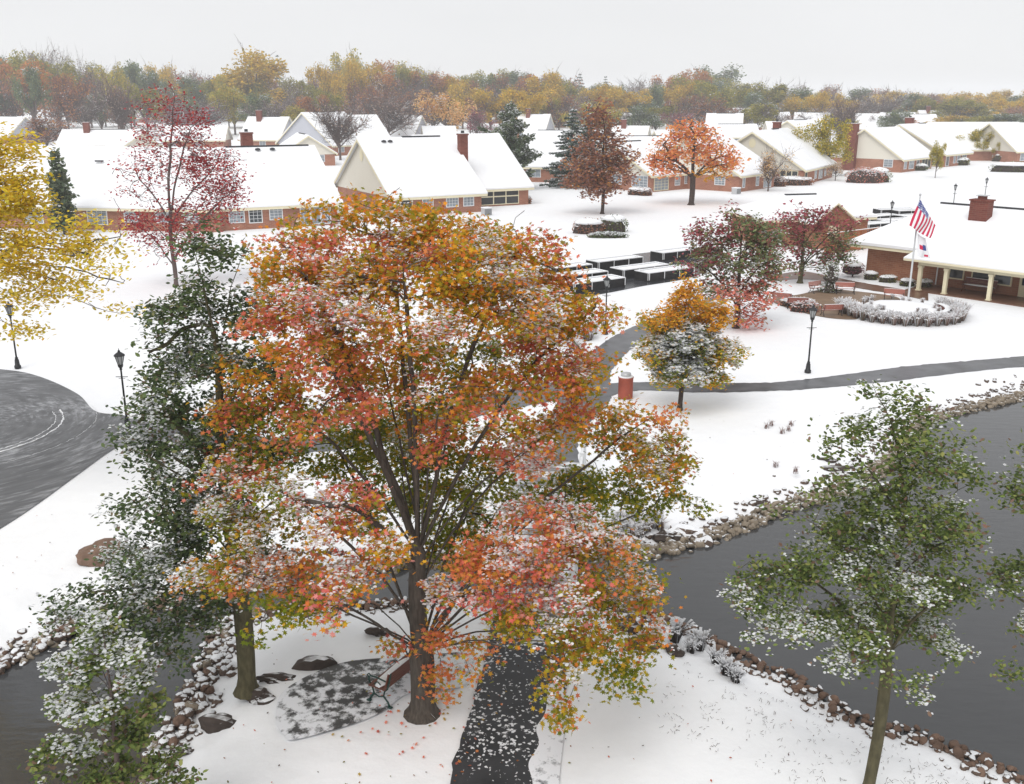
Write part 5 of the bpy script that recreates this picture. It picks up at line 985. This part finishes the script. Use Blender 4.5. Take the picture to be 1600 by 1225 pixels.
# ornamental grass plumes round the ring: one clump each
def grassclump(label, p, hh, n=60, group=None, cols=None, name='grass_clump', first={}, spread=.8):
    key = name + str(hh)
    if key in first: o = first[key].copy(); COL.objects.link(o); o.location = [float(a) for a in p]; o.rotation_euler = (0, 0, random.uniform(0, 6)); o.scale = (1, 1, random.uniform(.8, 1.25)); o['label'] = label; return o
    V = []; F_ = []; T_ = []
    for i in range(n):
        a = random.uniform(0, 6.28); b_ = random.uniform(.05, spread) * hh; w_ = (.012 + .012 * random.random()) * min(1, hh / .6); top = Vector((b_ * math.cos(a), b_ * math.sin(a), hh * random.uniform(.6, 1.0))); s = Vector((-math.sin(a), math.cos(a), 0)) * w_; mid = top * .55 + Vector((0, 0, hh * .15))
        base_ = Vector((.1 * math.cos(a), .1 * math.sin(a), -.03)); tip = top * 1.12 - Vector((0, 0, hh * .15)); k = len(V); V += [base_ - s, base_ + s, mid + s, mid - s, top + s * 2.2, top - s * 2.2, tip]; F_ += [(k, k + 1, k + 2, k + 3), (k + 3, k + 2, k + 4, k + 5), (k + 5, k + 4, k + 6)]
        c = np.array(random.choice(cols or [lin(176, 150, 130), lin(150, 120, 110), (.8, .8, .82), (.82, .82, .84), lin(120, 108, 84)])); T_ += [c * .5, c * .5, c, c, WHITEC * .95, WHITEC * .95, WHITEC]
    V = np.array([tuple(v) for v in V]); o = npmesh(name, V, [len(f) for f in F_], sum([list(f) for f in F_], []), LEAF, np.array(T_)); o.location = [float(a) for a in p]; tag(o, label, 'grass clump', group); first[key] = o; return o
for k in range(46):
    t = R(-205 + 232 * k / 45); rr = Rr + .45 + .35 * (k % 2) + random.uniform(-.1, .1)
    grassclump('snow bent plume of ornamental grass around the flagpole bed', (rc[0] + rr * math.cos(t), rc[1] + rr * math.sin(t), 0), .75, 70, 'grass plumes round the flagpole bed')
for k in range(22):
    t = random.uniform(0, 6.28); rr = 1.6 + 1.2 * random.random(); a = (rc[0] + rr * math.cos(t), rc[1] + rr * math.sin(t), .42); grassclump('frosted low plant inside the flagpole bed', a, .32, 50, 'low plants inside the flagpole bed', name='bed_plant')
for k in range(34):
    u, v = random.uniform(878, 950), random.uniform(505, 560); 
    if u > 1000 - (v - 500) * 1.1 - 40: continue
    grassclump('snow bowed grass clump by the planter lamp post', G(u, v), .7, 60, 'grass clumps by the planter lamp post', name='border_grass')
for u, v in ((1198, 668), (1232, 672), (1222, 676), (1236, 664), (1212, 728), (1243, 738), (1205, 664)): grassclump('dry weed tuft poking through the far bank snow', G(u, v), .24, 26, 'dry weed tufts on the far bank', [lin(130, 100, 90), lin(150, 110, 100)], 'weed_tuft')
for k in range(40):
    u, v = random.uniform(960, 1040), random.uniform(805, 850)
    p = G(u, v); p[2] = h1(p[0], p[1])
    if sdist(p[0], p[1])[0] > .8: grassclump('snow laden grass clump beside the bridge on the far bank', p, .45, 50, 'grass clumps beside the bridge', name='bank_grass')

# ------------------------------------------------------------------ bridge
r = thing('footbridge', 'white railed footbridge over the channel behind the maple', 'bridge', (0, 0, 0))
bL0, bR0 = np.array([-.45, 23.2]), np.array([1.55, 23.1]); bL1, bR1 = np.array([.5, 34.3]), np.array([2.65, 34.2])
def bz(t): return .12 + .55 * math.sin(math.pi * t)
m = MB(); n_ = 30
for i in range(n_):
    t0, t1 = i / n_ + .002, (i + 1) / n_ - .002; a, b_, c, d = bL0 + (bL1 - bL0) * t0, bR0 + (bR1 - bR0) * t0, bR0 + (bR1 - bR0) * t1, bL0 + (bL1 - bL0) * t1; za, zc = bz(t0), bz(t1)
    m.add([(*a, za), (*b_, za), (*c, zc), (*d, zc), (*a, za - .14), (*b_, za - .14), (*c, zc - .14), (*d, zc - .14)], [(0, 1, 2, 3), (7, 6, 5, 4), (0, 4, 5, 1), (1, 5, 6, 2), (2, 6, 7, 3), (3, 7, 4, 0)])
m.build('deck', DECK, r)
for P0, P1 in ((bL0, bL1), (bR0, bR1)):
    g_ = lambda t, z, P0=P0, P1=P1: (*(P0 + (P1 - P0) * t), bz(t) + z)
    for zz, rr, nm in ((1.08, .055, 'top_rail'), (.16, .04, 'bottom_rail')):
        MB().tube([g_(i / 20, zz) for i in range(21)], rr, 4).build(nm, WHITE, r)
    MB().tube([g_(i / 20, -.12) for i in range(21)], .12, 4).build('beam', WHITE, r)
    for i in range(72): MB().tube([g_((i + .5) / 72, .16), g_((i + .5) / 72, 1.06)], .022, 4, cap=False).build('baluster', WHITE, r) if i % 1 == 0 and P0 is bR0 or i % 3 == 0 else None
    for i in range(7): q = g_(i / 6, 0); MB().bx(q[0] - .07, q[0] + .07, q[1] - .07, q[1] + .07, q[2] - .2, q[2] + 1.25).build('post', WHITE, r)

# ------------------------------------------------------------------ boulders and riprap
def rockproto(name, m, seed, d, sub=2):
    o = MB().lump((0, 0, 0), d, seed, amp=.3, sub=sub).build(name, m, smooth=True, link=False); return o
protos = {k: [rockproto('stone', mm, s, (1, .8 + .25 * random.random(), .62 + .2 * random.random())) for s in range(sd, sd + 7)] for k, mm, sd in (('tan', ROCK, 10), ('brown', ROCKB, 30), ('snow', ROCKS, 50))}
cand = []
SR = refine(SHR, .15, .0); vis = []
for (x, y) in SR:
    zc = y * math.cos(PITCH) + (H - WL) * math.sin(PITCH); uu = 800 + F * x / zc
    if y < 12 or y > 50 or uu < -40 or uu > 1640: continue
    near = y < 25.3; left = x < -7
    for k in range(8 if not (near and not left) else 8):
        e = random.uniform(-.2, .5) if k < 6 else random.uniform(.2, 1.15 if not near else .9)
        cand.append((x, y, e, near, left, zc, uu))
    if not near and random.random() < .16: cand.append((x, y, random.uniform(1.0, 2.0), near, left, zc, uu))
# outward normals from the distance field
CX = np.array([[c[0], c[1]] for c in cand]); eps = .15
d0 = sdist(CX[:, 0], CX[:, 1]); gx = sdist(CX[:, 0] + eps, CX[:, 1]) - d0; gy = sdist(CX[:, 0], CX[:, 1] + eps) - d0
gn = np.sqrt(gx ** 2 + gy ** 2) + 1e-9
pos = CX + np.stack([gx / gn, gy / gn], 1) * np.array([c[2] for c in cand])[:, None] + rng.normal(size=CX.shape) * .05
PZ = hgt(pos[:, 0], pos[:, 1]); items = []
for i, c in enumerate(cand):
    s = random.uniform(.055, .13) * (1.0 if not (c[3] and not c[4]) else .72); e = c[2]
    if c[3] and not c[4] and e > .55 and random.random() < .6: continue
    if 880 < c[6] < 1000 and c[1] < 25 and False: continue
    kind = ('brown' if (c[3] and not c[4]) else 'tan') if e < .6 else 'snow'
    if e > .4 and random.random() < .6: kind = 'snow'
    if c[4] and c[1] < 24 and c[0] < -4.2 and random.random() < .6: kind = 'snow'
    if c[3] and not c[4] and random.random() < .35: kind = 'snow'
    if c[4] and kind == 'tan' and random.random() < .3: kind = 'brown'
    items.append((s / c[5], s, kind, pos[i], PZ[i], c))
items.sort(key=lambda t: -t[0])
nI = 0; rest = MB(); restm = []
labs = {'tan': 'rounded tan stone of the stacked edging along the water', 'brown': 'reddish brown stone along the near shore of the pond', 'snow': 'snow dusted stone on the bank above the waterline'}
for sz, s, kind, p, z, c in items:
    e_ = c[2]
    pr = random.choice(protos[kind]); sc3 = (s * random.uniform(.85, 1.2), s * random.uniform(.85, 1.2), s * random.uniform(.95, 1.25)); zz = z + s * ((.5 + .9 * random.random()) if e_ < .4 else .3)
    if nI < 300:
        o = pr.copy(); COL.objects.link(o); o.location = (p[0], p[1], zz); o.rotation_euler = (random.uniform(-.4, .4), random.uniform(-.4, .4), random.uniform(0, 6.28)); o.scale = sc3; tag(o, labs[kind], 'stone', {'tan': 'tan edging stones', 'brown': 'brown shore stones', 'snow': 'snowy bank stones'}[kind]); nI += 1
    else:
        ca, sa = math.cos(s * 900), math.sin(s * 900); vs = [v.co for v in pr.data.vertices]
        rest.add([(p[0] + (v.x * ca * sc3[0] - v.y * sa * sc3[1]), p[1] + (v.x * sa * sc3[0] + v.y * ca * sc3[1]), zz + v.z * sc3[2]) for v in vs], [tuple(f.vertices) for f in pr.data.polygons], {'tan': 0, 'brown': 1, 'snow': 2}[kind])
tag(rest.build('edging_stones', [ROCK, ROCKB, ROCKS], smooth=True), 'mass of smaller stones filling the edging of the pond and stream', 'stones', kind='stuff')
for i, (u, v, d, m_, lab) in enumerate(((160, 873, (.55, .35, .34), ROCKB, 'rounded brown boulder at the top of the left bank'), (492, 1036, (.36, .2, .16), ROCKD, 'dark flat boulder in the snow behind the bench pad'), (430, 1058, (.4, .16, .12), ROCKD, 'long dark stone ledge in snow beside the alder trunk'),
        (406, 1086, (.3, .22, .18), ROCKD, 'dark boulder at the foot of the alder trunk'), (340, 1112, (.32, .25, .2), ROCKD, 'dark wet boulder on the stream bank below the alder'), (284, 1150, (.25, .2, .15), ROCKD, 'small dark boulder in the snow near the stream'), (590, 990, (.25, .16, .15), ROCKD, 'small square dark stone near the maple limbs'),
        (1075, 817, (.42, .3, .28), ROCKS, 'pale snow topped boulder on the far bank right of the bridge'), (1045, 825, (.4, .3, .3), ROCKD, 'dark boulder beside the pale one on the far bank'), (1100, 828, (.3, .3, .26), ROCKS, 'upright pale boulder near the far shore'), (1188, 772, (.35, .15, .1), ROCKD, 'thin dark rock ledge in the far bank snow'),
        (1010, 1002, (.5, .35, .22), ROCKD, 'dark boulder by the bridge foot on the near bank'), (985, 975, (.35, .3, .3), ROCKD, 'dark boulder under the orange maple tips'), (1045, 1010, (.3, .2, .15), ROCKD, 'grey flat stone on the near bank'), (1322, 722, (.95, .22, .2), ROCKD, 'long brown log like ledge behind the alder crown'), (1372, 738, (.6, .28, .2), ROCKD, 'brown ledge stone at the far shore behind the alder'), (1290, 713, (.5, .14, .1), ROCKD, 'dark pointed ledge on the far bank snow'))):
    p = G(u, v); p[2] = h1(p[0], p[1]) + d[2] * .1; tag(MB().lump((0, 0, 0), d, 70 + i, amp=.42, sub=3).build('boulder', m_, None, False, p), lab, 'boulder')
# fallen leaves and twigs on the snow
n = 420; uu = rng.uniform(0, 1600, n); vv = rng.uniform(640, 1225, n); P = np.array([G(a, b_) for a, b_ in zip(uu, vv)]); sel = sdist(P[:, 0], P[:, 1]) > .5; P = P[sel]; P[:, 2] = hgt(P[:, 0], P[:, 1]) + .045
V_, c_, i_, t_ = mkleaves(P, .045, pal([lin(150, 90, 50), lin(90, 70, 60), lin(190, 90, 60), lin(120, 110, 60)], [2, 4, 1, 1], len(P)), 'oval', up=1.5); tag(npmesh('fallen_leaves', V_, c_, i_, LEAF, t_), 'scattered fallen leaves and bits of litter on the snow', 'fallen leaves', kind='stuff')
n = 110; a = rng.uniform(0, 6.28, n); q = np.abs(rng.normal(size=n)) * 1.1 + .35; P = np.stack([mb_[0] + q * np.cos(a), mb_[1] + q * np.sin(a), q * 0], 1); P[:, 2] = hgt(P[:, 0], P[:, 1]) + .05
V_, c_, i_, t_ = mkleaves(P, .07, pal(*PAL['red'], n), 'maple', up=1.5); tag(npmesh('fallen_maple_leaves', V_, c_, i_, LEAF, t_), 'red and orange maple leaves dropped on the snow round the trunk', 'fallen leaves', kind='stuff')
for k, (u, v, hh) in enumerate(((1135, 1040, .42), (1120, 1020, .4), (1055, 985, .6), (1095, 990, .5), (1150, 1050, .35), (1080, 1000, .35))):
    p = G(u, v); p[2] = h1(p[0], p[1]); grassclump('snow bowed twiggy weed clump on the near bank by the pond', p, hh, 80, 'weed clumps on the near bank', [lin(90, 84, 80), lin(70, 66, 64), (.7, .7, .72)], 'bank_weed')
n = 260; 
Vs = []; 
uu = rng.uniform(1030, 1560, n); vv = 1010 + (uu - 1030) * .38 + rng.uniform(-10, 130, n) ; P = np.array([G(a, b_) for a, b_ in zip(uu, vv)]); sel = sdist(P[:, 0], P[:, 1]) > .35; P = P[sel]; P[:, 2] = hgt(P[:, 0], P[:, 1]) + .03
P = np.repeat(P, 3, 0) + rng.normal(size=(len(P) * 3, 3)) * np.array([.05, .05, .02]); V_, c_, i_, t_ = mkleaves(P, .045, pal([lin(86, 80, 76), lin(110, 100, 92)], [1, 1], len(P)), 'strip', up=-.2); tag(npmesh('bank_stubble', V_, c_, i_, LEAF, t_), 'dead grass stubble poking through snow on the near bank', 'stubble', kind='stuff')

# ------------------------------------------------------------------ spruces, pines and the far trees
def conifer_mesh(hh, rad, seed, palette, snow, layers=22, pine=False, tl=.34):
    r = np.random.default_rng(seed); parts = []; tw = MB(); tw.tube([(0, 0, -.2), (0, 0, hh * .97)], [hh * .018 + .04, .02], 7)
    for i in range(layers):
        t = (i + .5) / layers; z = hh * (.06 + .94 * t); R_ = rad * (((1 - t) ** .8 + .03) if not pine else min(1, (1 - t) * 1.9 + .12)) * r.uniform(.8, 1.15); nb = max(4, int(9 * (1 - t) + 4))
        for k in range(nb):
            a = r.uniform(0, 6.28); Lb = R_ * r.uniform(.7, 1.15); droop = -.22 if not pine else .25; m_ = max(3, int(Lb / (tl * .42)))
            s = np.linspace(.15, 1, m_); x = np.cos(a) * Lb * s; y = np.sin(a) * Lb * s; zz = z + droop * Lb * s + .10 * Lb * s ** 2
            c = np.stack([x, y, zz], 1); c = np.repeat(c, 3, 0); sp = tl * (.6 if not pine else .9); c = c + r.normal(size=c.shape) * np.array([sp, sp, sp * (.35 if not pine else .7)]) * (1.1 - .6 * np.repeat(s, 3))[:, None]
            parts.append(c); tw.tube([(0, 0, z), (x[-1], y[-1], zz[-1])], [.03, .012], 3, cap=False)
    C = np.concatenate(parts); T_ = pal(*PAL[palette], len(C), r=r); pr = [mkleaves(C, tl, T_, 'quad', up=.25, r=r)]
    ms = (vnoise(C, 1.6, seed) > 1.0 - 1.8 * snow) & (r.uniform(size=len(C)) < .25 + .6 * snow); S = C[ms] + np.array([0, 0, tl * .25]); pr.append(mkleaves(S, tl * .85, np.tile(WHITEC, (len(S), 1)) * .95, 'blob', up=1.0, r=r))
    return tw, cat(*pr)
def conifer(name, label, p, hh, rad, seed, palette='spruce', snow=.5, **k):
    r = thing(name, label, 'tree', p); tw, (V_, c_, i_, t_) = conifer_mesh(hh, rad, seed, palette, snow, **k); tw.build('trunk', BARKD, r); npmesh('needles', V_, c_, i_, LEAF, t_, r); return r
def place(u, vb, vt):      # ground point below u,vb and the height that reaches vt
    p = G(u, vb); dy = -(vt - 612.5) / F; Yc = math.cos(PITCH) + dy * math.sin(PITCH); Z = -math.sin(PITCH) + dy * math.cos(PITCH); return (p[0], p[1], 0), H + Z * p[1] / Yc
pxm = lambda px, y: px * (y * .958 + 3) / F
for nm, u, vb, vt, wpx, pl, sn, pine, lab in (
    ('pine_tree', 798, 296, 163, 42, 'pine', .5, True, 'snowy pine right of the tall brick chimney'), ('spruce_tree', 893, 292, 170, 36, 'spruce', .5, False, 'dark snowy spruce just left of the russet brown tree'), ('spruce_tree', 918, 288, 165, 30, 'spruce', .45, False, 'second spruce behind the russet brown tree'), ('pine_tree', 102, 366, 236, 17, 'pine', .25, True, 'small green pine at left behind the yellow tree'),
    ('spruce_tree', 1420, 200, 170, 8, 'spruce', .5, False, 'little dark spruce among far right roofs'), ('spruce_tree', 905, 180, 114, 22, 'spruce', .5, False, 'tall hazy blue spruce above the brown tree'), ('spruce_tree', 945, 178, 118, 14, 'spruce', .4, False, 'slim hazy spruce right of the tall blue one'), ('spruce_tree', 850, 182, 138, 26, 'spruce', .5, False, 'broad low hazy spruce above the pine'),
    ('spruce_tree', 740, 178, 130, 26, 'pine', .6, True, 'hazy snow dusted pine above the tan tree'), ('spruce_tree', 818, 188, 160, 14, 'spruce', .6, False, 'small snowy spruce behind white roof'), ('spruce_tree', 440, 185, 84, 14, 'spruce', .1, False, 'dark spire of a spruce behind the bright yellow far tree'), ('spruce_tree', 1180, 182, 142, 9, 'spruce', .4, False, 'slim hazy spruce beyond the orange tree roofs'),
    ('spruce_tree', 1398, 176, 150, 17, 'spruce', .6, False, 'broad hazy blue spruce in the right background'), ('spruce_tree', 1454, 176, 154, 15, 'spruce', .6, False, 'hazy blue spruce right of the broad one'), ('spruce_tree', 1524, 172, 152, 8, 'spruce', .6, False, 'tiny pale spruce near the far right roofs'), ('spruce_tree', 1246, 200, 186, 8, 'spruce', .3, False, 'dark little conifer behind the right brick chimney'),
    ('spruce_tree', 972, 215, 190, 12, 'pine', .3, True, 'small dark pine beside the brown tree top'), ('spruce_tree', 1000, 176, 140, 14, 'spruce', .5, False, 'hazy spruce above the low cream gable')):
    p, hh = place(u, vb, vt); y = p[1]; conifer(nm, lab, p, hh, pxm(wpx, y) * (1.0 if pine else 1.25), int(u), pl, min(.75, sn * 1.25), pine=pine, tl=min(.34 * max(1, y / 150), .8), layers=22 if y < 170 else 14)

def crown_mesh(kind, seed, snow=.15, n=2600, ls=.06, bare=0.0):
    """unit tree: height 1, crown radius about .42; kind = palette name or None for a bare crown"""
    r = np.random.default_rng(seed); nb = 16; Cb = r.normal(size=(nb, 3)) * np.array([.2, .2, .16]) + np.array([0, 0, .62]); Rb = r.uniform(.10, .2, nb)
    Cb = Cb if kind else (r.normal(size=(nb, 3)) * np.array([.27, .27, .15]) + np.array([0, 0, .6])); Cb[:, 2] = np.clip(Cb[:, 2], .35, .86); b = r.integers(0, nb, n); q = r.normal(size=(n, 3)); q /= np.linalg.norm(q, axis=1)[:, None]; q *= r.uniform(.3, 1.1, (n, 1)); C = Cb[b] + q * Rb[b][:, None]
    tw = MB(); tw.tube([(0, 0, -.02), (0, 0, .3), (0, 0, .7)], [.022, .016, .006], 6, cap=False)
    rs_ = random.Random(seed)
    for k in range(nb):
        z0 = rs_.uniform(.16, .42); a = np.array([0, 0, z0]); c = Cb[k]; mid = a * .4 + c * .6 + np.array([0, 0, -.03]); tw.tube([a, mid, c], [.012, .008, .004], 4, cap=False)
        if bare:
            for j in range(int(26 * bare)):
                s = a + (c - a) * rs_.uniform(.3, 1); d = c - a; d = d / np.linalg.norm(d); e = s + (d * .5 + r.normal(size=3) * .6 + np.array([0, 0, .1])) * Rb[k] * .95; m2 = (s + e) / 2 + r.normal(size=3) * .012; tw.tube([s, m2, e], [.0035, .0026, .0012], 3, cap=False)
                for j2 in range(3): f_ = m2 + (e - m2) * rs_.uniform(0, 1); g_ = f_ + (e - s) * .3 + r.normal(size=3) * .03 + np.array([0, 0, .02]); tw.tube([f_, g_], [.002, .001], 3, cap=False)
    if kind is None: return tw, None
    T_ = pal(*PAL[kind], n, r=r) * (1 + .2 * vnoise(C, 9, seed))[:, None]; T_ = np.clip(T_, 0, 1); pr = [mkleaves(C, ls * .5, T_, 'quad', up=.3, r=r)]
    ms = (vnoise(C, 9, seed + 1) > 1.1 - 1.8 * snow) & (r.uniform(size=n) < .2 + .6 * snow)
    if snow > 0 and ms.any(): S = C[ms] + np.array([0, 0, .012]); pr.append(mkleaves(S, ls * .5, np.tile(WHITEC, (len(S), 1)) * .9, 'blob', up=.8, r=r))
    return tw, cat(*pr)
PROTO = {}
def proto(key, kind, seed, **k):
    r = bpy.data.objects.new('deciduous_tree' if kind else 'bare_tree', None); tw, lf = crown_mesh(kind, seed, **k); t = tw.build('trunk', BARKT, r, link=False); t.parent = r
    ch = [t]
    if lf is not None:
        o = npmesh('foliage', lf[0], lf[1], lf[2], LEAF, lf[3], r); COL.objects.unlink(o); ch.append(o)
    PROTO.setdefault(key, []).append((r, ch))
for s in range(2):
    proto('farolive', 'farolive', 100 + s, snow=.2, n=6500, bare=.15); proto('fargold', 'fargold', 110 + s, snow=.08, n=6000, bare=.15); proto('fargreen', 'fargreen', 120 + s, snow=.45, n=6000, bare=.1)
    proto('farorange', 'farorange', 130 + s, snow=.15, n=5000, bare=.15); proto('bare', 'farthin', 140 + s, snow=.1, n=420, bare=1.6); proto('maroon', 'maroon', 150 + s, snow=.15, n=1200, bare=.8); proto('tan', 'tan', 160 + s, snow=.35, n=3200, bare=.3); proto('yg', 'yg', 170 + s, snow=.15, n=5000, bare=.15)
    proto('bareleaf', 'brown', 180 + s, snow=.2, n=1500, bare=1.3); proto('barewhite', 'tan', 190 + s, snow=.8, n=1100, bare=1.1)
    proto('snowgreen', 'fargreen', 200 + s, snow=.62, n=3600, bare=.1)
def ftree(key, label, u, vb, vt, wpx=None, group=None, name=None, i=0):
    p, hh = place(u, vb, vt); r0, ch = PROTO[key][i % len(PROTO[key])]; r = r0.copy(); COL.objects.link(r); r.location = p; r.rotation_euler = (0, 0, random.uniform(0, 6.28)); wr = hh * .42 if wpx is None else pxm(wpx, p[1]); r.scale = (wr / .42, wr / .42, hh / .92)
    if name: r.name = name
    for c in ch: d = c.copy(); COL.objects.link(d); d.parent = r
    return tag(r, label, 'tree', group)
near = [
    ('yg', 1292, 276, 186, 32, 'yellow green tree on the lawn left of the outside chimney'), ('bare', 1318, 235, 158, 30, 'tall bare grey tree rising behind the yellow green tree'), ('yg', 1527, 250, 205, 20, 'yellow green tree standing before the wide right roof'), ('yg', 1461, 278, 225, 12, 'thin yellow sapling on the lawn before the middle right house'), ('yg', 1563, 252, 222, 10, 'small yellow sapling beside the right edge house'),
    ('barewhite', 1200, 299, 238, 24, 'snow coated shrubby tree in front of the round vent house'), ('barewhite', 1305, 282, 255, 14, 'small snow coated bush tree beside the yellow green tree'), ('tan', 702, 225, 148, 36, 'round tan leaved tree above the tall chimney'), ('maroon', 745, 228, 172, 26, 'maroon tree between tan tree and pine'), ('bare', 532, 250, 160, 40, 'bare dark tree before the broad steep roof'),
    ('bare', 608, 230, 150, 44, 'bare dark tree before the white roof left of the tan tree'), ('maroon', 1062, 215, 175, 26, 'maroon red tree top above the flame orange tree'), ('maroon', 560, 225, 176, 14, 'small reddish sapling between the bare trees'), ('bareleaf', 110, 222, 120, 34, 'slender reddish brown bare tree at far left behind the spruce'), ('farorange', 55, 205, 100, 50, 'big orange brown tree at far left above the yellow tree'),
    ('bareleaf', 75, 240, 185, 46, 'rust leaved tree behind the grey gable at far left'), ('tan', 15, 200, 112, 36, 'pale pinkish snow dusted tree at the left edge'), ('bare', 195, 228, 130, 30, 'bare grey tree left of the crimson tree'), ('maroon', 280, 215, 165, 60, 'hazy purple brown thicket tree behind the crimson tree'), ('fargold', 398, 200, 88, 58, 'bright golden yellow tree behind the white roofs at left'),
    ('farorange', 1370, 200, 178, 20, 'orange brown tree beside the far right roofs'), ('farorange', 1293, 196, 160, 26, 'bright orange tree in the hazy right background'), ('bareleaf', 1585, 205, 168, 26, 'snow specked reddish tree at the far right edge'), ('maroon', 1513, 196, 183, 12, 'small maroon tree before the far right roofs'), ('bare', 1490, 198, 172, 16, 'bare grey tree left of the small maroon tree'), ('bare', 1552, 196, 172, 20, 'bare forked tree right of the small maroon tree'),
    ('snowgreen', 1105, 186, 108, 46, 'big snow laden oak rising above the orange tree'), ('barewhite', 1150, 186, 146, 22, 'snow frosted tree right of the big snow laden oak'), ('fargold', 1212, 184, 152, 18, 'small golden tree in haze right of the snow laden oak'), ('farorange', 862, 180, 120, 24, 'hazy orange tree left of the tall blue spruce'), ('maroon', 850, 196, 176, 14, 'small maroon clump behind the grey gabled centre house'),
    ('fargreen', 340, 190, 128, 40, 'grey green snow dusted tree behind the crimson tree'), ('bareleaf', 645, 200, 118, 40, 'grey brown bare tree in the haze left of the tan tree'), ('barewhite', 595, 200, 120, 24, 'frosted grey tree in the haze behind the bare trees')]
for i, (k, u, vb, vt, wp, lab) in enumerate(near): ftree(k, lab, u, vb, vt, wp, i=i)
# hazy tree belt: a skyline given as (u, top v) and kinds by position
sky_pts = np.array([(0, 100), (40, 76), (75, 74), (120, 100), (170, 102), (210, 94), (260, 100), (300, 110), (330, 118), (370, 102), (430, 116), (470, 120), (510, 100), (550, 84), (590, 98), (640, 96), (690, 108), (720, 116), (760, 106), (800, 106), (840, 106), (870, 116), (900, 128), (930, 124), (960, 130), (1000, 126), (1050, 118), (1090, 112), (1130, 116), (1160, 126), (1200, 124), (1240, 134), (1280, 130), (1330, 140), (1380, 138), (1440, 143), (1500, 144), (1560, 142), (1600, 140)], float)
kinds = ['farolive', 'fargold', 'farolive', 'fargreen', 'bare', 'farolive', 'fargold', 'bareleaf', 'bareleaf', 'fargreen', 'yg', 'bare', 'farorange', 'fargreen']
lab_ = {'farolive': ('olive leaved tree in the hazy tree belt at the skyline', 'olive trees of the far belt'), 'bare': ('bare grey tree in the hazy tree belt at the skyline', 'bare trees of the far belt'), 'fargold': ('golden leaved tree in the hazy tree belt at the skyline', 'golden trees of the far belt'), 'yg': ('yellow green tree in the hazy tree belt at the skyline', 'yellow green trees of the far belt'),
        'bareleaf': ('brown thin leaved tree in the hazy tree belt at the skyline', 'brown trees of the far belt'), 'fargreen': ('snow dusted green tree in the hazy tree belt at the skyline', 'snowy green trees of the far belt'), 'farorange': ('orange tree in the hazy tree belt at the skyline', 'orange trees of the far belt')}
rr_ = random.Random(5)
for row, (vb, dv, stepx, offs) in enumerate(((190, 22, 26, 0), (200, 10, 26, 14), (212, 0, 30, 7))):
    row = 2 - row; u = -60 + offs
    while u < 1680:
        top = np.interp(u, sky_pts[:, 0], sky_pts[:, 1]); k = kinds[rr_.randrange(len(kinds))]
        base_v = {2: 184, 1: 177, 0: 168}[row] if False else (vb)
        vt = top + {0: 26, 1: 12, 2: 1}[row] + rr_.uniform(-3, 12) if False else top + (0 if vb >= 184 and False else {190: 0, 200: 8, 212: 34}[vb]) + rr_.uniform(1, 17)
        if u > 1200 and rr_.random() < .2: k = 'fargold'
        ftree(k, lab_[k][0], u + rr_.uniform(-7, 7), vb + rr_.uniform(-2, 2), vt, rr_.uniform(22, 36), lab_[k][1], i=rr_.randrange(2)); u += stepx * rr_.uniform(.7, 1.3)

# ------------------------------------------------------------------ haze
hb = MB().bx(-1400, 1400, -60, 1800, -3, 30).build('haze', []); hb.data.materials.clear()
hm = bpy.data.materials.new('haze'); hm.use_nodes = True; N = hm.node_tree.nodes; N.remove(N['Principled BSDF']); pv = N.new('ShaderNodeVolumePrincipled'); pv.inputs['Color'].default_value = (.97, .98, 1, 1); pv.inputs['Density'].default_value = .0004; pv.inputs['Anisotropy'].default_value = 0.0
hm.node_tree.links.new(pv.outputs[0], N['Material Output'].inputs['Volume']); hb.data.materials.append(hm); tag(hb, kind='stuff', label='thin snowy haze over the whole place')
